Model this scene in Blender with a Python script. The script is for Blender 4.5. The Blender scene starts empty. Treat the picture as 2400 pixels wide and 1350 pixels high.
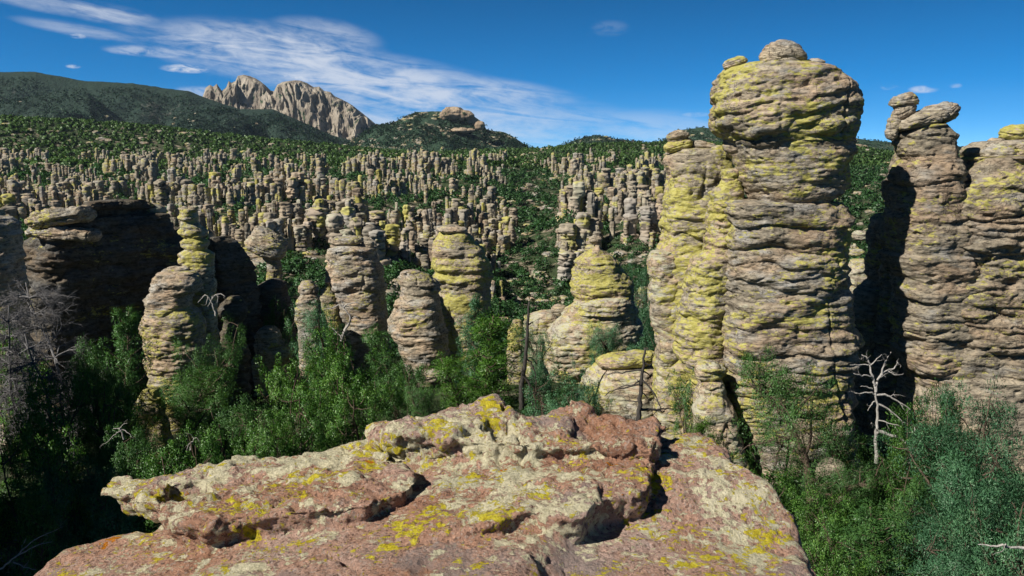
import bpy, math, random
import numpy as np
from mathutils import Vector, Matrix

# ------------------------------------------------------------------ camera, light, exposure
scene = bpy.context.scene
COL = scene.collection
F_PX, HORIZON = 1800.0, 360.0            # focal length and horizon row in photograph pixels (2400 wide)
PITCH = math.atan((675.0 - HORIZON) / F_PX)
cam_data = bpy.data.cameras.new("camera")
cam_data.sensor_width = 36.0
cam_data.lens = 36.0 * F_PX / 2400.0
cam_data.clip_start = 0.05
cam_data.clip_end = 30000.0
cam = bpy.data.objects.new("camera", cam_data)
COL.objects.link(cam)
cam.location = (0, 0, 0)
cam.rotation_euler = (math.pi / 2 - PITCH, 0, 0)
scene.camera = cam

SUN_AZ, SUN_EL = math.radians(180 + 56), math.radians(40)   # azimuth clockwise from +Y: behind the camera, to the left
sun_data = bpy.data.lights.new("sun", 'SUN')
sun_data.energy = 5.0
sun_data.angle = math.radians(0.5)
sun_data.color = (1.0, 0.93, 0.82)
sun = bpy.data.objects.new("sun", sun_data)
COL.objects.link(sun)
sun_vec = Vector((math.sin(SUN_AZ) * math.cos(SUN_EL), math.cos(SUN_AZ) * math.cos(SUN_EL), math.sin(SUN_EL)))
sun.rotation_euler = sun_vec.to_track_quat('Z', 'Y').to_euler()

scene.view_settings.view_transform = 'Standard'
scene.view_settings.look = 'None'
scene.view_settings.gamma = 1.0
scene.view_settings.exposure = 0.54
scene.cycles.max_bounces = 6
scene.cycles.diffuse_bounces = 2
scene.cycles.transparent_max_bounces = 4
scene.render.film_transparent = False


def srgb(r, g, b):
    f = lambda c: (c / 255.0 / 12.92) if c <= 10 else ((c / 255.0 + 0.055) / 1.055) ** 2.4
    return (f(r), f(g), f(b), 1.0)


class NT:
    """small helper for writing node trees"""
    def __init__(self, tree):
        self.t = tree
        self.n = tree.nodes
        self.l = tree.links

    def node(self, kind, **kw):
        nd = self.n.new(kind)
        for k, v in kw.items():
            setattr(nd, k, v)
        return nd

    def put(self, sock, val):
        if isinstance(val, bpy.types.NodeSocket):
            self.l.new(val, sock)
        else:
            sock.default_value = val

    def math(self, op, a, b=0.0, c=0.0, clamp=False):
        nd = self.node('ShaderNodeMath', operation=op, use_clamp=clamp)
        self.put(nd.inputs[0], a)
        self.put(nd.inputs[1], b)
        if op in ('MULTIPLY_ADD', 'COMPARE', 'SMOOTH_MIN'):
            self.put(nd.inputs[2], c)
        return nd.outputs[0]

    def step(self, v, lo, hi, a=0.0, b=1.0):
        nd = self.node('ShaderNodeMapRange', interpolation_type='SMOOTHSTEP')
        self.put(nd.inputs['Value'], v)
        self.put(nd.inputs['From Min'], lo)
        self.put(nd.inputs['From Max'], hi)
        self.put(nd.inputs['To Min'], a)
        self.put(nd.inputs['To Max'], b)
        return nd.outputs['Result']

    def mix(self, fac, a, b, mode='MIX'):
        nd = self.node('ShaderNodeMix', data_type='RGBA', blend_type=mode)
        self.put(nd.inputs[0], fac)
        self.put(nd.inputs[6], a)
        self.put(nd.inputs[7], b)
        return nd.outputs[2]

    def noise(self, vec, scale, detail=4.0, rough=0.55, dist=0.0, out=0):
        nd = self.node('ShaderNodeTexNoise')
        self.put(nd.inputs['Vector'], vec)
        self.put(nd.inputs['Scale'], scale)
        self.put(nd.inputs['Detail'], detail)
        self.put(nd.inputs['Roughness'], rough)
        self.put(nd.inputs['Distortion'], dist)
        return nd.outputs[out]

    def scaled(self, vec, s, off=None):
        nd = self.node('ShaderNodeVectorMath', operation='MULTIPLY')
        self.put(nd.inputs[0], vec)
        self.put(nd.inputs[1], s)
        if off is None:
            return nd.outputs[0]
        n2 = self.node('ShaderNodeVectorMath', operation='ADD')
        self.put(n2.inputs[0], nd.outputs[0])
        self.put(n2.inputs[1], off)
        return n2.outputs[0]

    def ramp(self, fac, stops):
        nd = self.node('ShaderNodeValToRGB')
        els = nd.color_ramp.elements
        while len(els) < len(stops):
            els.new(0.5)
        for e, (p, c) in zip(els, stops):
            e.position = p
            e.color = c if len(c) == 4 else (*c, 1.0)
        self.put(nd.inputs[0], fac)
        return nd.outputs[0]


# ------------------------------------------------------------------ world: Nishita sky with thin cirrus
world = bpy.data.worlds.new("World")
scene.world = world
world.use_nodes = True
wt = NT(world.node_tree)
wt.n.clear()
w_out = wt.node('ShaderNodeOutputWorld')
w_bg = wt.node('ShaderNodeBackground')
w_bg.inputs['Strength'].default_value = 0.06
wt.l.new(w_bg.outputs[0], w_out.inputs[0])
w_dir = wt.node('ShaderNodeTexCoord').outputs['Generated']
w_sep = wt.node('ShaderNodeSeparateXYZ')
wt.l.new(w_dir, w_sep.inputs[0])
wx, wy, wz = w_sep.outputs
# a clear high-altitude sky: look the sky up a little higher than the true direction
w_cmb = wt.node('ShaderNodeCombineXYZ')
wt.put(w_cmb.inputs[0], wx)
wt.put(w_cmb.inputs[1], wy)
wt.put(w_cmb.inputs[2], wt.math('MULTIPLY_ADD', wz, 2.0, 0.085))
w_nrm = wt.node('ShaderNodeVectorMath', operation='NORMALIZE')
wt.l.new(w_cmb.outputs[0], w_nrm.inputs[0])
sky = wt.node('ShaderNodeTexSky', sky_type='NISHITA')
sky.sun_disc = False
sky.sun_elevation = SUN_EL
sky.sun_rotation = SUN_AZ
sky.altitude = 2000.0
sky.air_density = 1.0
sky.dust_density = 0.1
sky.ozone_density = 3.0
wt.l.new(w_nrm.outputs[0], sky.inputs[0])
w_hsv = wt.node('ShaderNodeHueSaturation')
w_hsv.inputs['Hue'].default_value = 0.498
w_hsv.inputs['Saturation'].default_value = 1.48
w_hsv.inputs['Value'].default_value = 1.0
wt.l.new(sky.outputs[0], w_hsv.inputs['Color'])
# clear mountain air: bright near the horizon, deep and dark overhead
wt.put(w_hsv.inputs['Value'], wt.step(wz, 0.06, 0.5, 1.62, 0.28))
sky_col = w_hsv.outputs[0]
# cirrus: azimuth / elevation in degrees
az = wt.math('MULTIPLY', wt.math('ARCTAN2', wx, wy), 57.2958)
el = wt.math('MULTIPLY', wt.math('ARCSINE', wz), 57.2958)


def cloud_blob(caz, cel, raz, rel, tilt=0.0):
    """soft ellipse in the sky; tilt = elevation change per degree of azimuth"""
    a = wt.math('DIVIDE', wt.math('SUBTRACT', az, caz), raz)
    e = wt.math('DIVIDE', wt.math('SUBTRACT', wt.math('SUBTRACT', el, cel), wt.math('MULTIPLY', wt.math('SUBTRACT', az, caz), tilt)), rel)
    r2 = wt.math('ADD', wt.math('MULTIPLY', a, a), wt.math('MULTIPLY', e, e))
    return wt.step(r2, 0.0, 1.0, 1.0, 0.0)


def sky_deg(px, py):
    yc, xc = (675.0 - py) / F_PX, (px - 1200.0) / F_PX
    y = math.cos(PITCH) + yc * math.sin(PITCH)
    z = -math.sin(PITCH) + yc * math.cos(PITCH)
    return math.degrees(math.atan2(xc, y)), math.degrees(math.atan2(z, math.hypot(xc, y)))


def blob_px(px, py, rx, ry, tilt=0.0):
    a, e = sky_deg(px, py)
    return cloud_blob(a, e, rx / 31.4 * math.cos(math.radians(a)) ** 2, ry / 31.4 * math.cos(math.radians(a)), tilt)


w_ae = wt.node('ShaderNodeCombineXYZ')
wt.put(w_ae.inputs[0], wt.math('MULTIPLY', az, 0.16))
wt.put(w_ae.inputs[1], wt.math('ADD', el, wt.math('MULTIPLY', az, 0.12)))
streak = wt.noise(w_ae.outputs[0], 0.85, 7.0, 0.62, 0.9)
w_ae2 = wt.node('ShaderNodeCombineXYZ')
wt.put(w_ae2.inputs[0], wt.math('MULTIPLY', az, 0.4))
wt.put(w_ae2.inputs[1], wt.math('ADD', el, wt.math('MULTIPLY', az, 0.1)))
wisp = wt.noise(w_ae2.outputs[0], 1.9, 6.0, 0.6, 0.6)
CLOUDS = [(640, 125, 330, 75, -0.08, 1.0), (380, 122, 150, 16, -0.02, .8), (760, 85, 150, 45, -0.1, .55), (900, 200, 420, 80, -0.14, .95), (1100, 212, 300, 42, -0.10, .72),
          (250, 32, 150, 26, -0.10, .75), (120, 12, 170, 22, -0.10, .5), (190, 72, 170, 18, -0.12, .45), (420, 85, 190, 26, -0.16, .35), (1000, 290, 560, 85, 0.0, .72), (1450, 310, 420, 60, 0.0, .42)]
mask = None
for (px_, py_, rx_, ry_, tl_, am_) in CLOUDS:
    b_ = wt.math('MULTIPLY', blob_px(px_, py_, rx_, ry_, tl_), am_)
    mask = b_ if mask is None else wt.math('MAXIMUM', mask, b_)
cirrus = wt.math('MULTIPLY', mask, wt.step(wt.math('ADD', wt.math('MULTIPLY', streak, 0.75), wt.math('MULTIPLY', wisp, 0.25)), 0.33, 0.62))
puff = None
for (px_, py_, rx_, ry_, am_) in [(440, 161, 62, 9, 1), (680, 183, 55, 10, 1), (710, 184, 32, 10, 1), (172, 156, 18, 4, .8), (183, 84, 20, 6, .7), (755, 189, 30, 7, .6), (2085, 205, 22, 5, .5),
                                  (2165, 209, 36, 8, .8), (2240, 201, 16, 5, .35), (1430, 66, 44, 16, .12), (1632, 269, 40, 6, .35), (465, 216, 60, 12, .5), (320, 120, 75, 9, .6)]:
    b_ = wt.math('MULTIPLY', blob_px(px_, py_, rx_ * 1.15, ry_ * 1.3), am_)
    puff = b_ if puff is None else wt.math('MAXIMUM', puff, b_)
puff = wt.math('MULTIPLY', puff, wt.step(wisp, 0.34, 0.60))
cover = wt.math('MINIMUM', wt.math('MAXIMUM', wt.math('MULTIPLY', cirrus, 0.78), wt.math('MULTIPLY', puff, 0.8)), 0.9)
front = wt.math('GREATER_THAN', wy, 0.05)
cover = wt.math('MULTIPLY', cover, front)
sky_final = wt.mix(cover, sky_col, (9.0, 9.4, 10.2, 1.0))
wt.l.new(sky_final, w_bg.inputs[0])


# ------------------------------------------------------------------ pixel geometry, noise, mesh helpers
def ray(px, py):
    xc, yc = (px - 1200.0) / F_PX, (675.0 - py) / F_PX
    return (xc, math.cos(PITCH) + yc * math.sin(PITCH), -math.sin(PITCH) + yc * math.cos(PITCH))


def at(px, py, Y):
    d = ray(px, py)
    t = Y / d[1]
    return (d[0] * t, Y, d[2] * t)


def at_z(px, py, z):
    d = ray(px, py)
    t = z / d[2]
    return (d[0] * t, d[1] * t)


def to_px(x, y, z):
    zc = y * math.cos(PITCH) - z * math.sin(PITCH)
    yc = y * math.sin(PITCH) + z * math.cos(PITCH)
    return 1200 + F_PX * x / zc, 675 - F_PX * yc / zc


def _hash(ix, iy, iz, seed):
    h = (ix.astype(np.uint32) * np.uint32(374761393) + iy.astype(np.uint32) * np.uint32(668265263)
         + iz.astype(np.uint32) * np.uint32(2147483647) + np.uint32((seed * 974711) & 0xffffffff))
    h = (h ^ (h >> np.uint32(13))) * np.uint32(1274126177)
    h = (h ^ (h >> np.uint32(16))) * np.uint32(2246822519)
    return h ^ (h >> np.uint32(13))


def perlin(p, seed=0):
    """gradient noise, about -1..1"""
    p = np.asarray(p, dtype=np.float64)
    i = np.floor(p).astype(np.int64)
    f = p - i
    u = f * f * f * (f * (f * 6 - 15) + 10)
    res = 0
    for dx in (0, 1):
        wxx = u[:, 0] if dx else 1 - u[:, 0]
        for dy in (0, 1):
            wyy = u[:, 1] if dy else 1 - u[:, 1]
            for dz in (0, 1):
                wzz = u[:, 2] if dz else 1 - u[:, 2]
                h = _hash(i[:, 0] + dx, i[:, 1] + dy, i[:, 2] + dz, seed)
                gx = (h & np.uint32(1023)).astype(np.float64) / 511.5 - 1
                gy = ((h >> np.uint32(10)) & np.uint32(1023)).astype(np.float64) / 511.5 - 1
                gz = ((h >> np.uint32(20)) & np.uint32(1023)).astype(np.float64) / 511.5 - 1
                res = res + wxx * wyy * wzz * (gx * (f[:, 0] - dx) + gy * (f[:, 1] - dy) + gz * (f[:, 2] - dz))
    return res * 1.25


def fbm(p, oct=4, seed=0, gain=0.5):
    a, s, r = 1.0, 1.0, 0
    for k in range(oct):
        r = r + a * perlin(p * s, seed + k * 31)
        a *= gain
        s *= 2.03
    return r


def ridged(p, oct=3, seed=0):
    a, s, r = 1.0, 1.0, 0
    for k in range(oct):
        r = r + a * (1 - np.abs(perlin(p * s, seed + k * 17)) * 2)
        a *= 0.5
        s *= 2.1
    return r


def sstep(v, a, b):
    t = np.clip((v - a) / (b - a), 0, 1)
    return t * t * (3 - 2 * t)


def mesh(name, V, Fs, mat, smooth=True, normals=None):
    """V: (n,3); Fs: one index array or a list of them (triangles / quads)"""
    me = bpy.data.meshes.new(name)
    V = np.asarray(V, dtype=np.float32)
    if not isinstance(Fs, (list, tuple)):
        Fs = [Fs]
    Fs = [np.asarray(f, dtype=np.int32) for f in Fs if len(f)]
    loops = np.concatenate([f.ravel() for f in Fs])
    tot = np.concatenate([np.full(len(f), f.shape[1], dtype=np.int32) for f in Fs])
    me.vertices.add(len(V))
    me.vertices.foreach_set("co", V.ravel())
    me.loops.add(len(loops))
    me.loops.foreach_set("vertex_index", loops)
    me.polygons.add(len(tot))
    me.polygons.foreach_set("loop_start", np.concatenate([[0], np.cumsum(tot)[:-1]]).astype(np.int32))
    me.polygons.foreach_set("use_smooth", np.full(len(tot), smooth, dtype=bool))
    me.update(calc_edges=True)
    if normals is not None:
        me.normals_split_custom_set_from_vertices(np.asarray(normals, dtype=np.float32))
    if mat is not None:
        me.materials.append(mat)
    return me


def obj(name, me, parent=None, loc=(0, 0, 0)):
    o = bpy.data.objects.new(name, me)
    COL.objects.link(o)
    o.location = loc
    if parent is not None:
        o.parent = parent
    return o


def tag(o, label, cat, group=None):
    o['label'] = label
    o['category'] = cat
    if group:
        o['group'] = group
    return o


def structure(o, kind='structure'):
    o['kind'] = kind
    return o


def grid_faces(nr, nc, wrap=False):
    r = np.arange(nr - 1)[:, None]
    c = np.arange(nc if wrap else nc - 1)[None, :]
    c2 = (c + 1) % nc
    a = r * nc + c
    b = r * nc + c2
    return np.stack([a, b, b + nc, a + nc], -1).reshape(-1, 4)


# ------------------------------------------------------------------ terrain height
PROFILE_D = [0, 12, 20, 45, 60, 80, 100, 120, 150, 200, 250, 400, 700, 1000]
PROFILE_Z = [-12.5, -13, -14.5, -19.5, -21.5, -24, -28, -34, -42, -46, -44, -33, -19, -8]
RIM_PX = [-2600, -900, -300, 0, 200, 400, 600, 760, 900, 1000, 1240, 1350, 1560, 1700, 2000, 2100, 2400, 3000, 5000]
RIM_PY = [250, 270, 285, 291, 296, 306, 326, 341, 354, 362, 352, 343, 337, 340, 352, 366, 378, 360, 330]
RIM_D = 1300.0


def ground_z(x, y):
    x = np.atleast_1d(np.asarray(x, dtype=np.float64))
    y = np.atleast_1d(np.asarray(y, dtype=np.float64))
    d = np.hypot(x, y)
    yy = np.where(y > 0.02 * d, y, 0.02 * d + 1e-6)
    tanaz = np.clip(x / yy, -3, 3)
    px = 1200 + F_PX * tanaz * 0.985
    rim = (HORIZON - np.interp(px, RIM_PX, RIM_PY)) / F_PX * RIM_D * 1.0
    z = np.interp(d, PROFILE_D, PROFILE_Z)
    far = -8 + (rim + 8) * sstep(d, 1000, RIM_D * 1.02)
    z = np.where(d > 1000, far, z)
    # behind the rim the plateau sinks a little
    z = z - np.clip(d - RIM_D * 1.03, 0, None) * 0.09
    p = np.stack([x, y, np.zeros_like(x)], -1)
    # wooded ravine running up the far slope
    cx = 0.035 * d + 14 * np.sin(d / 90.0)
    w = 26 + 0.03 * d
    gul = np.exp(-((x - cx) / w) ** 2) * sstep(d, 150, 260) * (1 - sstep(d, 620, 900))
    z = z - 15 * gul
    amp = sstep(d, 90, 300)
    z = z + fbm(p / 95.0, 3, 5) * 7.0 * amp * (1 - sstep(d, 800, 1250) * 0.75)
    z = z + fbm(p / 14.0, 3, 9) * (0.5 + 0.9 * amp) * sstep(d, 4, 14)
    return z


def gz(x, y):
    return float(ground_z(x, y)[0])

# ------------------------------------------------------------------ materials
def new_mat(name):
    m = bpy.data.materials.new(name)
    m.use_nodes = True
    t = NT(m.node_tree)
    bsdf = t.n['Principled BSDF']
    bsdf.inputs['Roughness'].default_value = 0.9
    bsdf.inputs['Specular IOR Level'].default_value = 0.15
    return m, t, bsdf


def obj_coords(t, spread=True):
    co = t.node('ShaderNodeTexCoord').outputs['Object']
    if not spread:
        return co
    rnd = t.node('ShaderNodeObjectInfo').outputs['Random']
    return t.scaled(co, (1, 1, 1), t.math('MULTIPLY', rnd, 57.0))


def rock_material(name, lichen=0.5, tone=1.0, warm=0.5, size=1.0, pale=0.3, bump=0.12):
    """weathered rhyolite: grey to pink-tan, horizontal bands, yellow-green lichen crusts. size = metres per pattern unit."""
    m, t, b = new_mat(name)
    co = obj_coords(t)
    s = 1.0 / size
    base = t.noise(t.scaled(co, (0.22 * s, 0.22 * s, 0.35 * s)), 1.0, 6.0, 0.6)
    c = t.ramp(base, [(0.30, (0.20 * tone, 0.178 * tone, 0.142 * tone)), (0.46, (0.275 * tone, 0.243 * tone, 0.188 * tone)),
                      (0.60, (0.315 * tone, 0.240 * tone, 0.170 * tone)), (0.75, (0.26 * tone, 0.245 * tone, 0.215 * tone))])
    grey = t.step(t.noise(t.scaled(co, (0.5 * s, 0.5 * s, 1.4 * s)), 1.0, 5.0, 0.6), 0.40 + 0.2 * warm, 0.62 + 0.2 * warm)
    c = t.mix(grey, c, (0.285 * tone, 0.280 * tone, 0.262 * tone, 1))
    # thin bedding bands
    band = t.noise(t.scaled(co, (0.35 * s, 0.35 * s, 5.0 * s)), 1.0, 5.0, 0.65)
    c = t.mix(1.0, c, t.ramp(band, [(0.30, (0.55, 0.53, 0.51)), (0.48, (1, 1, 1)), (0.7, (1.2, 1.19, 1.17))]), 'MULTIPLY')
    # fine grain and dark specks
    grain = t.noise(t.scaled(co, (2.5 * s, 2.5 * s, 5 * s)), 1.0, 7.0, 0.7)
    c = t.mix(1.0, c, t.ramp(grain, [(0.34, (0.42, 0.40, 0.39)), (0.48, (1, 1, 1)), (0.66, (1.38, 1.35, 1.32))]), 'MULTIPLY')
    # hairline cracks along the beds, stained dark
    ck = t.noise(t.scaled(co, (0.55 * s, 0.55 * s, 2.4 * s), (1, 4, 17)), 1.0, 5.0, 0.62)
    ckm = t.step(t.math('ABSOLUTE', t.math('SUBTRACT', ck, 0.5)), 0.005, 0.016, 1.0, 0.0)
    ckz = t.step(t.noise(t.scaled(co, (0.3 * s, 0.3 * s, 0.4 * s), (8, 4, 1)), 1.0, 3.0), 0.36, 0.48)
    vk = t.noise(t.scaled(co, (0.8 * s, 0.8 * s, 0.16 * s), (6, 14, 3)), 1.0, 5.0, 0.6)
    vkm = t.step(t.math('ABSOLUTE', t.math('SUBTRACT', vk, 0.47)), 0.003, 0.010, 1.0, 0.0)
    vkz = t.step(t.noise(t.scaled(co, (0.25 * s, 0.25 * s, 0.3 * s), (2, 9, 4)), 1.0, 3.0), 0.48, 0.58)
    c = t.mix(t.math('MULTIPLY', t.math('MULTIPLY', vkm, vkz), 0.8), c, (0.05, 0.04, 0.032, 1))
    c = t.mix(t.math('MULTIPLY', t.math('MULTIPLY', ckm, ckz), 0.8), c, (0.055, 0.045, 0.035, 1))
    # pale grey-green crust
    pl = t.noise(t.scaled(co, (0.8 * s, 0.8 * s, 1.5 * s), (7, 3, 1)), 1.0, 8.0, 0.68)
    pm = t.step(pl, 0.66 - 0.18 * pale, 0.72 - 0.18 * pale)
    c = t.mix(t.math('MULTIPLY', pm, 0.75), c, (0.40, 0.40, 0.30, 1))
    # yellow lichen in patches drawn out along the beds
    l1 = t.noise(t.scaled(co, (0.24 * s, 0.24 * s, 0.42 * s), (3, 11, 5)), 1.0, 4.0, 0.55)
    l2 = t.noise(t.scaled(co, (0.75 * s, 0.75 * s, 2.6 * s), (13, 1, 9)), 1.0, 9.0, 0.72)
    l3 = t.noise(t.scaled(co, (3.2 * s, 3.2 * s, 6.0 * s), (5, 6, 2)), 1.0, 6.0, 0.7)
    lm = t.math('ADD', t.math('ADD', t.math('MULTIPLY', l1, 0.31), t.math('MULTIPLY', l2, 0.36)), t.math('MULTIPLY', l3, 0.33))
    thr = 0.60 - 0.145 * lichen
    lm = t.step(lm, thr, thr + 0.024)
    lc = t.ramp(grain, [(0.3, (0.19, 0.170, 0.050)), (0.5, (0.37, 0.345, 0.085)), (0.7, (0.45, 0.44, 0.19))])
    c = t.mix(t.math('MULTIPLY', lm, 0.9), c, lc)
    t.l.new(c, b.inputs['Base Color'])
    h = t.math('ADD', t.math('MULTIPLY', t.noise(t.scaled(co, (1.1 * s, 1.1 * s, 3.6 * s)), 1.0, 8.0, 0.62), 1.0),
               t.math('MULTIPLY', t.noise(t.scaled(co, (6 * s, 6 * s, 9 * s)), 1.0, 6.0, 0.65), 0.22))
    bp = t.node('ShaderNodeBump')
    bp.inputs['Strength'].default_value = 0.9
    bp.inputs['Distance'].default_value = bump * size * 2.0
    t.l.new(h, bp.inputs['Height'])
    t.l.new(bp.outputs[0], b.inputs['Normal'])
    return m


def ledge_material():
    """close-up of the summit rock: red-brown stone, cream lichen crust, bright yellow lichen"""
    m, t, b = new_mat("lichened_summit_rock")
    co = t.node('ShaderNodeTexCoord').outputs['Object']
    n1 = t.noise(co, 1.1, 8.0, 0.6)
    c = t.ramp(n1, [(0.32, (0.31, 0.165, 0.108)), (0.45, (0.49, 0.290, 0.205)), (0.55, (0.50, 0.335, 0.270)), (0.68, (0.52, 0.40, 0.36))])
    g = t.noise(co, 30.0, 9.0, 0.85)
    c = t.mix(1.0, c, t.ramp(g, [(0.34, (0.34, 0.30, 0.28)), (0.44, (0.85, 0.82, 0.80)), (0.55, (1.12, 1.10, 1.08)), (0.66, (1.6, 1.57, 1.53))]), 'MULTIPLY')
    vo = t.node('ShaderNodeTexVoronoi')
    t.put(vo.inputs['Vector'], co)
    vo.inputs['Scale'].default_value = 85.0
    vs = t.node('ShaderNodeSeparateColor')
    t.l.new(vo.outputs['Color'], vs.inputs[0])
    c = t.mix(t.math('MULTIPLY', t.step(vs.outputs[0], 0.80, 0.9), 0.55), c, (0.48, 0.40, 0.35, 1))
    c = t.mix(t.math('MULTIPLY', t.step(vs.outputs[1], 0.80, 0.9), 0.6), c, (0.05, 0.032, 0.025, 1))
    # rust-coloured fresh spots
    ru = t.step(t.noise(t.scaled(co, (1, 1, 1), (9, 2, 4)), 3.0, 7.0, 0.65), 0.54, 0.62)
    c = t.mix(t.math('MULTIPLY', ru, 0.35), c, (0.38, 0.185, 0.10, 1))
    # grey water-worn film
    gr = t.step(t.noise(t.scaled(co, (1, 1, 1), (2, 21, 4)), 1.9, 7.0, 0.66), 0.56, 0.64)
    c = t.mix(t.math('MULTIPLY', gr, 0.55), c, (0.27, 0.25, 0.25, 1))
    # cream / pale-green crust: broad zones broken into flakes
    zone = t.noise(t.scaled(co, (0.9, 0.9, 0.9), (4, 7, 1)), 1.3, 3.0, 0.5)
    fl = t.noise(t.scaled(co, (1, 1.3, 1), (1, 5, 8)), 6.5, 9.0, 0.70)
    fl2 = t.noise(t.scaled(co, (1, 1.4, 1), (3, 9, 8)), 24.0, 6.0, 0.75)
    cm = t.math('ADD', t.math('ADD', t.math('MULTIPLY', zone, 0.28), t.math('MULTIPLY', fl, 0.40)), t.math('MULTIPLY', fl2, 0.32))
    up = t.node('ShaderNodeSeparateXYZ')
    t.l.new(co, up.inputs[0])
    far_bias = t.step(up.outputs[1], 0.6, 1.8, -0.030, 0.010)
    cm = t.math('ADD', cm, far_bias)
    cm = t.math('ADD', cm, t.math('MULTIPLY', t.step(up.outputs[0], 0.0, 0.7, 0.0, -0.048), t.step(up.outputs[1], 1.3, 2.0, 1.0, 0.3)))
    cmask = t.step(cm, 0.497, 0.506)
    cc = t.ramp(t.noise(co, 40.0, 5.0, 0.7), [(0.3, (0.30, 0.28, 0.16)), (0.45, (0.66, 0.62, 0.42)), (0.64, (0.82, 0.77, 0.56))])
    cgr = t.step(t.noise(co, 1.6, 2.0), 0.5, 0.58)
    cc = t.mix(t.math('MULTIPLY', cgr, 0.25), cc, (0.33, 0.36, 0.27, 1))
    c = t.mix(t.math('MULTIPLY', cmask, 0.93), c, cc)
    # bright yellow lichen, smaller patches with lobed edges
    yz = t.noise(t.scaled(co, (1, 1, 1), (14, 3, 6)), 3.3, 3.0, 0.55)
    yf = t.noise(t.scaled(co, (1, 1.5, 1), (5, 15, 2)), 10.0, 9.0, 0.70)
    yf2 = t.noise(t.scaled(co, (1, 1.4, 1), (8, 1, 8)), 27.0, 6.0, 0.75)
    ym = t.math('ADD', t.math('ADD', t.math('MULTIPLY', yz, 0.30), t.math('MULTIPLY', yf, 0.36)), t.math('MULTIPLY', yf2, 0.34))
    ym = t.math('ADD', ym, t.step(up.outputs[1], 0.8, 1.6, 0.0, 0.008))
    ymask = t.step(ym, 0.540, 0.554)
    yc = t.ramp(t.noise(co, 30.0, 5.0, 0.7), [(0.3, (0.38, 0.27, 0.015)), (0.5, (0.64, 0.55, 0.025)), (0.7, (0.74, 0.68, 0.10))])
    c = t.mix(t.math('MULTIPLY', ymask, 0.95), c, yc)
    # a few orange spots
    om = t.step(t.noise(t.scaled(co, (1, 1, 1), (31, 3, 16)), 5.0, 5.0, 0.6), 0.685, 0.70)
    c = t.mix(om, c, (0.55, 0.20, 0.01, 1))
    t.l.new(c, b.inputs['Base Color'])
    h = t.math('ADD', t.math('MULTIPLY', t.noise(co, 9.0, 10.0, 0.70), 0.075), t.math('MULTIPLY', t.noise(co, 38.0, 7.0, 0.75), 0.035))
    h = t.math('ADD', h, t.math('MULTIPLY', cmask, 0.008))
    h = t.math('ADD', h, t.math('MULTIPLY', ymask, 0.006))
    bp = t.node('ShaderNodeBump')
    bp.inputs['Strength'].default_value = 1.0
    bp.inputs['Distance'].default_value = 1.0
    t.l.new(h, bp.inputs['Height'])
    t.l.new(bp.outputs[0], b.inputs['Normal'])
    return m


def leaf_material(name, dark, mid, light, trans=0.25):
    m, t, b = new_mat(name)
    t.n.remove(b)
    out = t.n['Material Output']
    geo = t.node('ShaderNodeNewGeometry')
    rnd = geo.outputs['Random Per Island']
    co = obj_coords(t)
    cl = t.noise(co, 1.6, 4.0)
    f = t.math('ADD', t.math('MULTIPLY', rnd, 0.30), t.math('MULTIPLY', cl, 0.70))
    orn = t.math('MULTIPLY_ADD', t.node('ShaderNodeObjectInfo').outputs['Random'], 0.16, -0.08)
    c = t.ramp(t.math('ADD', f, orn), [(0.22, dark), (0.5, mid), (0.78, light)])
    d = t.node('ShaderNodeBsdfDiffuse')
    tr = t.node('ShaderNodeBsdfTranslucent')
    gl = t.node('ShaderNodeBsdfGlossy')
    gl.inputs['Roughness'].default_value = 0.45
    t.put(gl.inputs['Color'], (0.5, 0.55, 0.5, 1))
    t.l.new(c, d.inputs[0])
    t.l.new(t.mix(1.0, c, (1.3, 1.5, 0.5, 1), 'MULTIPLY'), tr.inputs[0])
    mx = t.node('ShaderNodeMixShader')
    mx.inputs[0].default_value = trans
    t.l.new(d.outputs[0], mx.inputs[1])
    t.l.new(tr.outputs[0], mx.inputs[2])
    m2 = t.node('ShaderNodeMixShader')
    m2.inputs[0].default_value = 0.05
    t.l.new(mx.outputs[0], m2.inputs[1])
    t.l.new(gl.outputs[0], m2.inputs[2])
    t.l.new(m2.outputs[0], out.inputs[0])
    return m


def bark_material(name, a, b_, scale=6.0):
    m, t, b = new_mat(name)
    co = obj_coords(t)
    n = t.noise(t.scaled(co, (3, 3, 0.7)), scale, 6.0, 0.65)
    t.l.new(t.ramp(n, [(0.3, a), (0.7, b_)]), b.inputs['Base Color'])
    bp = t.node('ShaderNodeBump')
    bp.inputs['Distance'].default_value = 0.03
    t.l.new(n, bp.inputs['Height'])
    t.l.new(bp.outputs[0], b.inputs['Normal'])
    return m


def ground_material():
    m, t, b = new_mat("canyon_ground")
    co = t.node('ShaderNodeTexCoord').outputs['Object']
    n1 = t.noise(co, 0.11, 7.0, 0.65)
    n2 = t.noise(co, 0.5, 6.0, 0.65)
    n3 = t.noise(co, 0.018, 4.0, 0.55)
    soil = t.ramp(n2, [(0.35, (0.13, 0.105, 0.075)), (0.55, (0.24, 0.20, 0.15)), (0.7, (0.36, 0.33, 0.27))])
    shrub = t.ramp(n2, [(0.35, (0.022, 0.032, 0.016)), (0.55, (0.038, 0.058, 0.024)), (0.72, (0.075, 0.085, 0.04))])
    f = t.math('ADD', t.math('MULTIPLY', n1, 0.7), t.math('MULTIPLY', n3, 0.3))
    c = t.mix(t.step(f, 0.52, 0.60), shrub, soil)
    t.l.new(c, b.inputs['Base Color'])
    bp = t.node('ShaderNodeBump')
    bp.inputs['Distance'].default_value = 0.8
    t.l.new(n2, bp.inputs['Height'])
    t.l.new(bp.outputs[0], b.inputs['Normal'])
    return m


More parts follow.
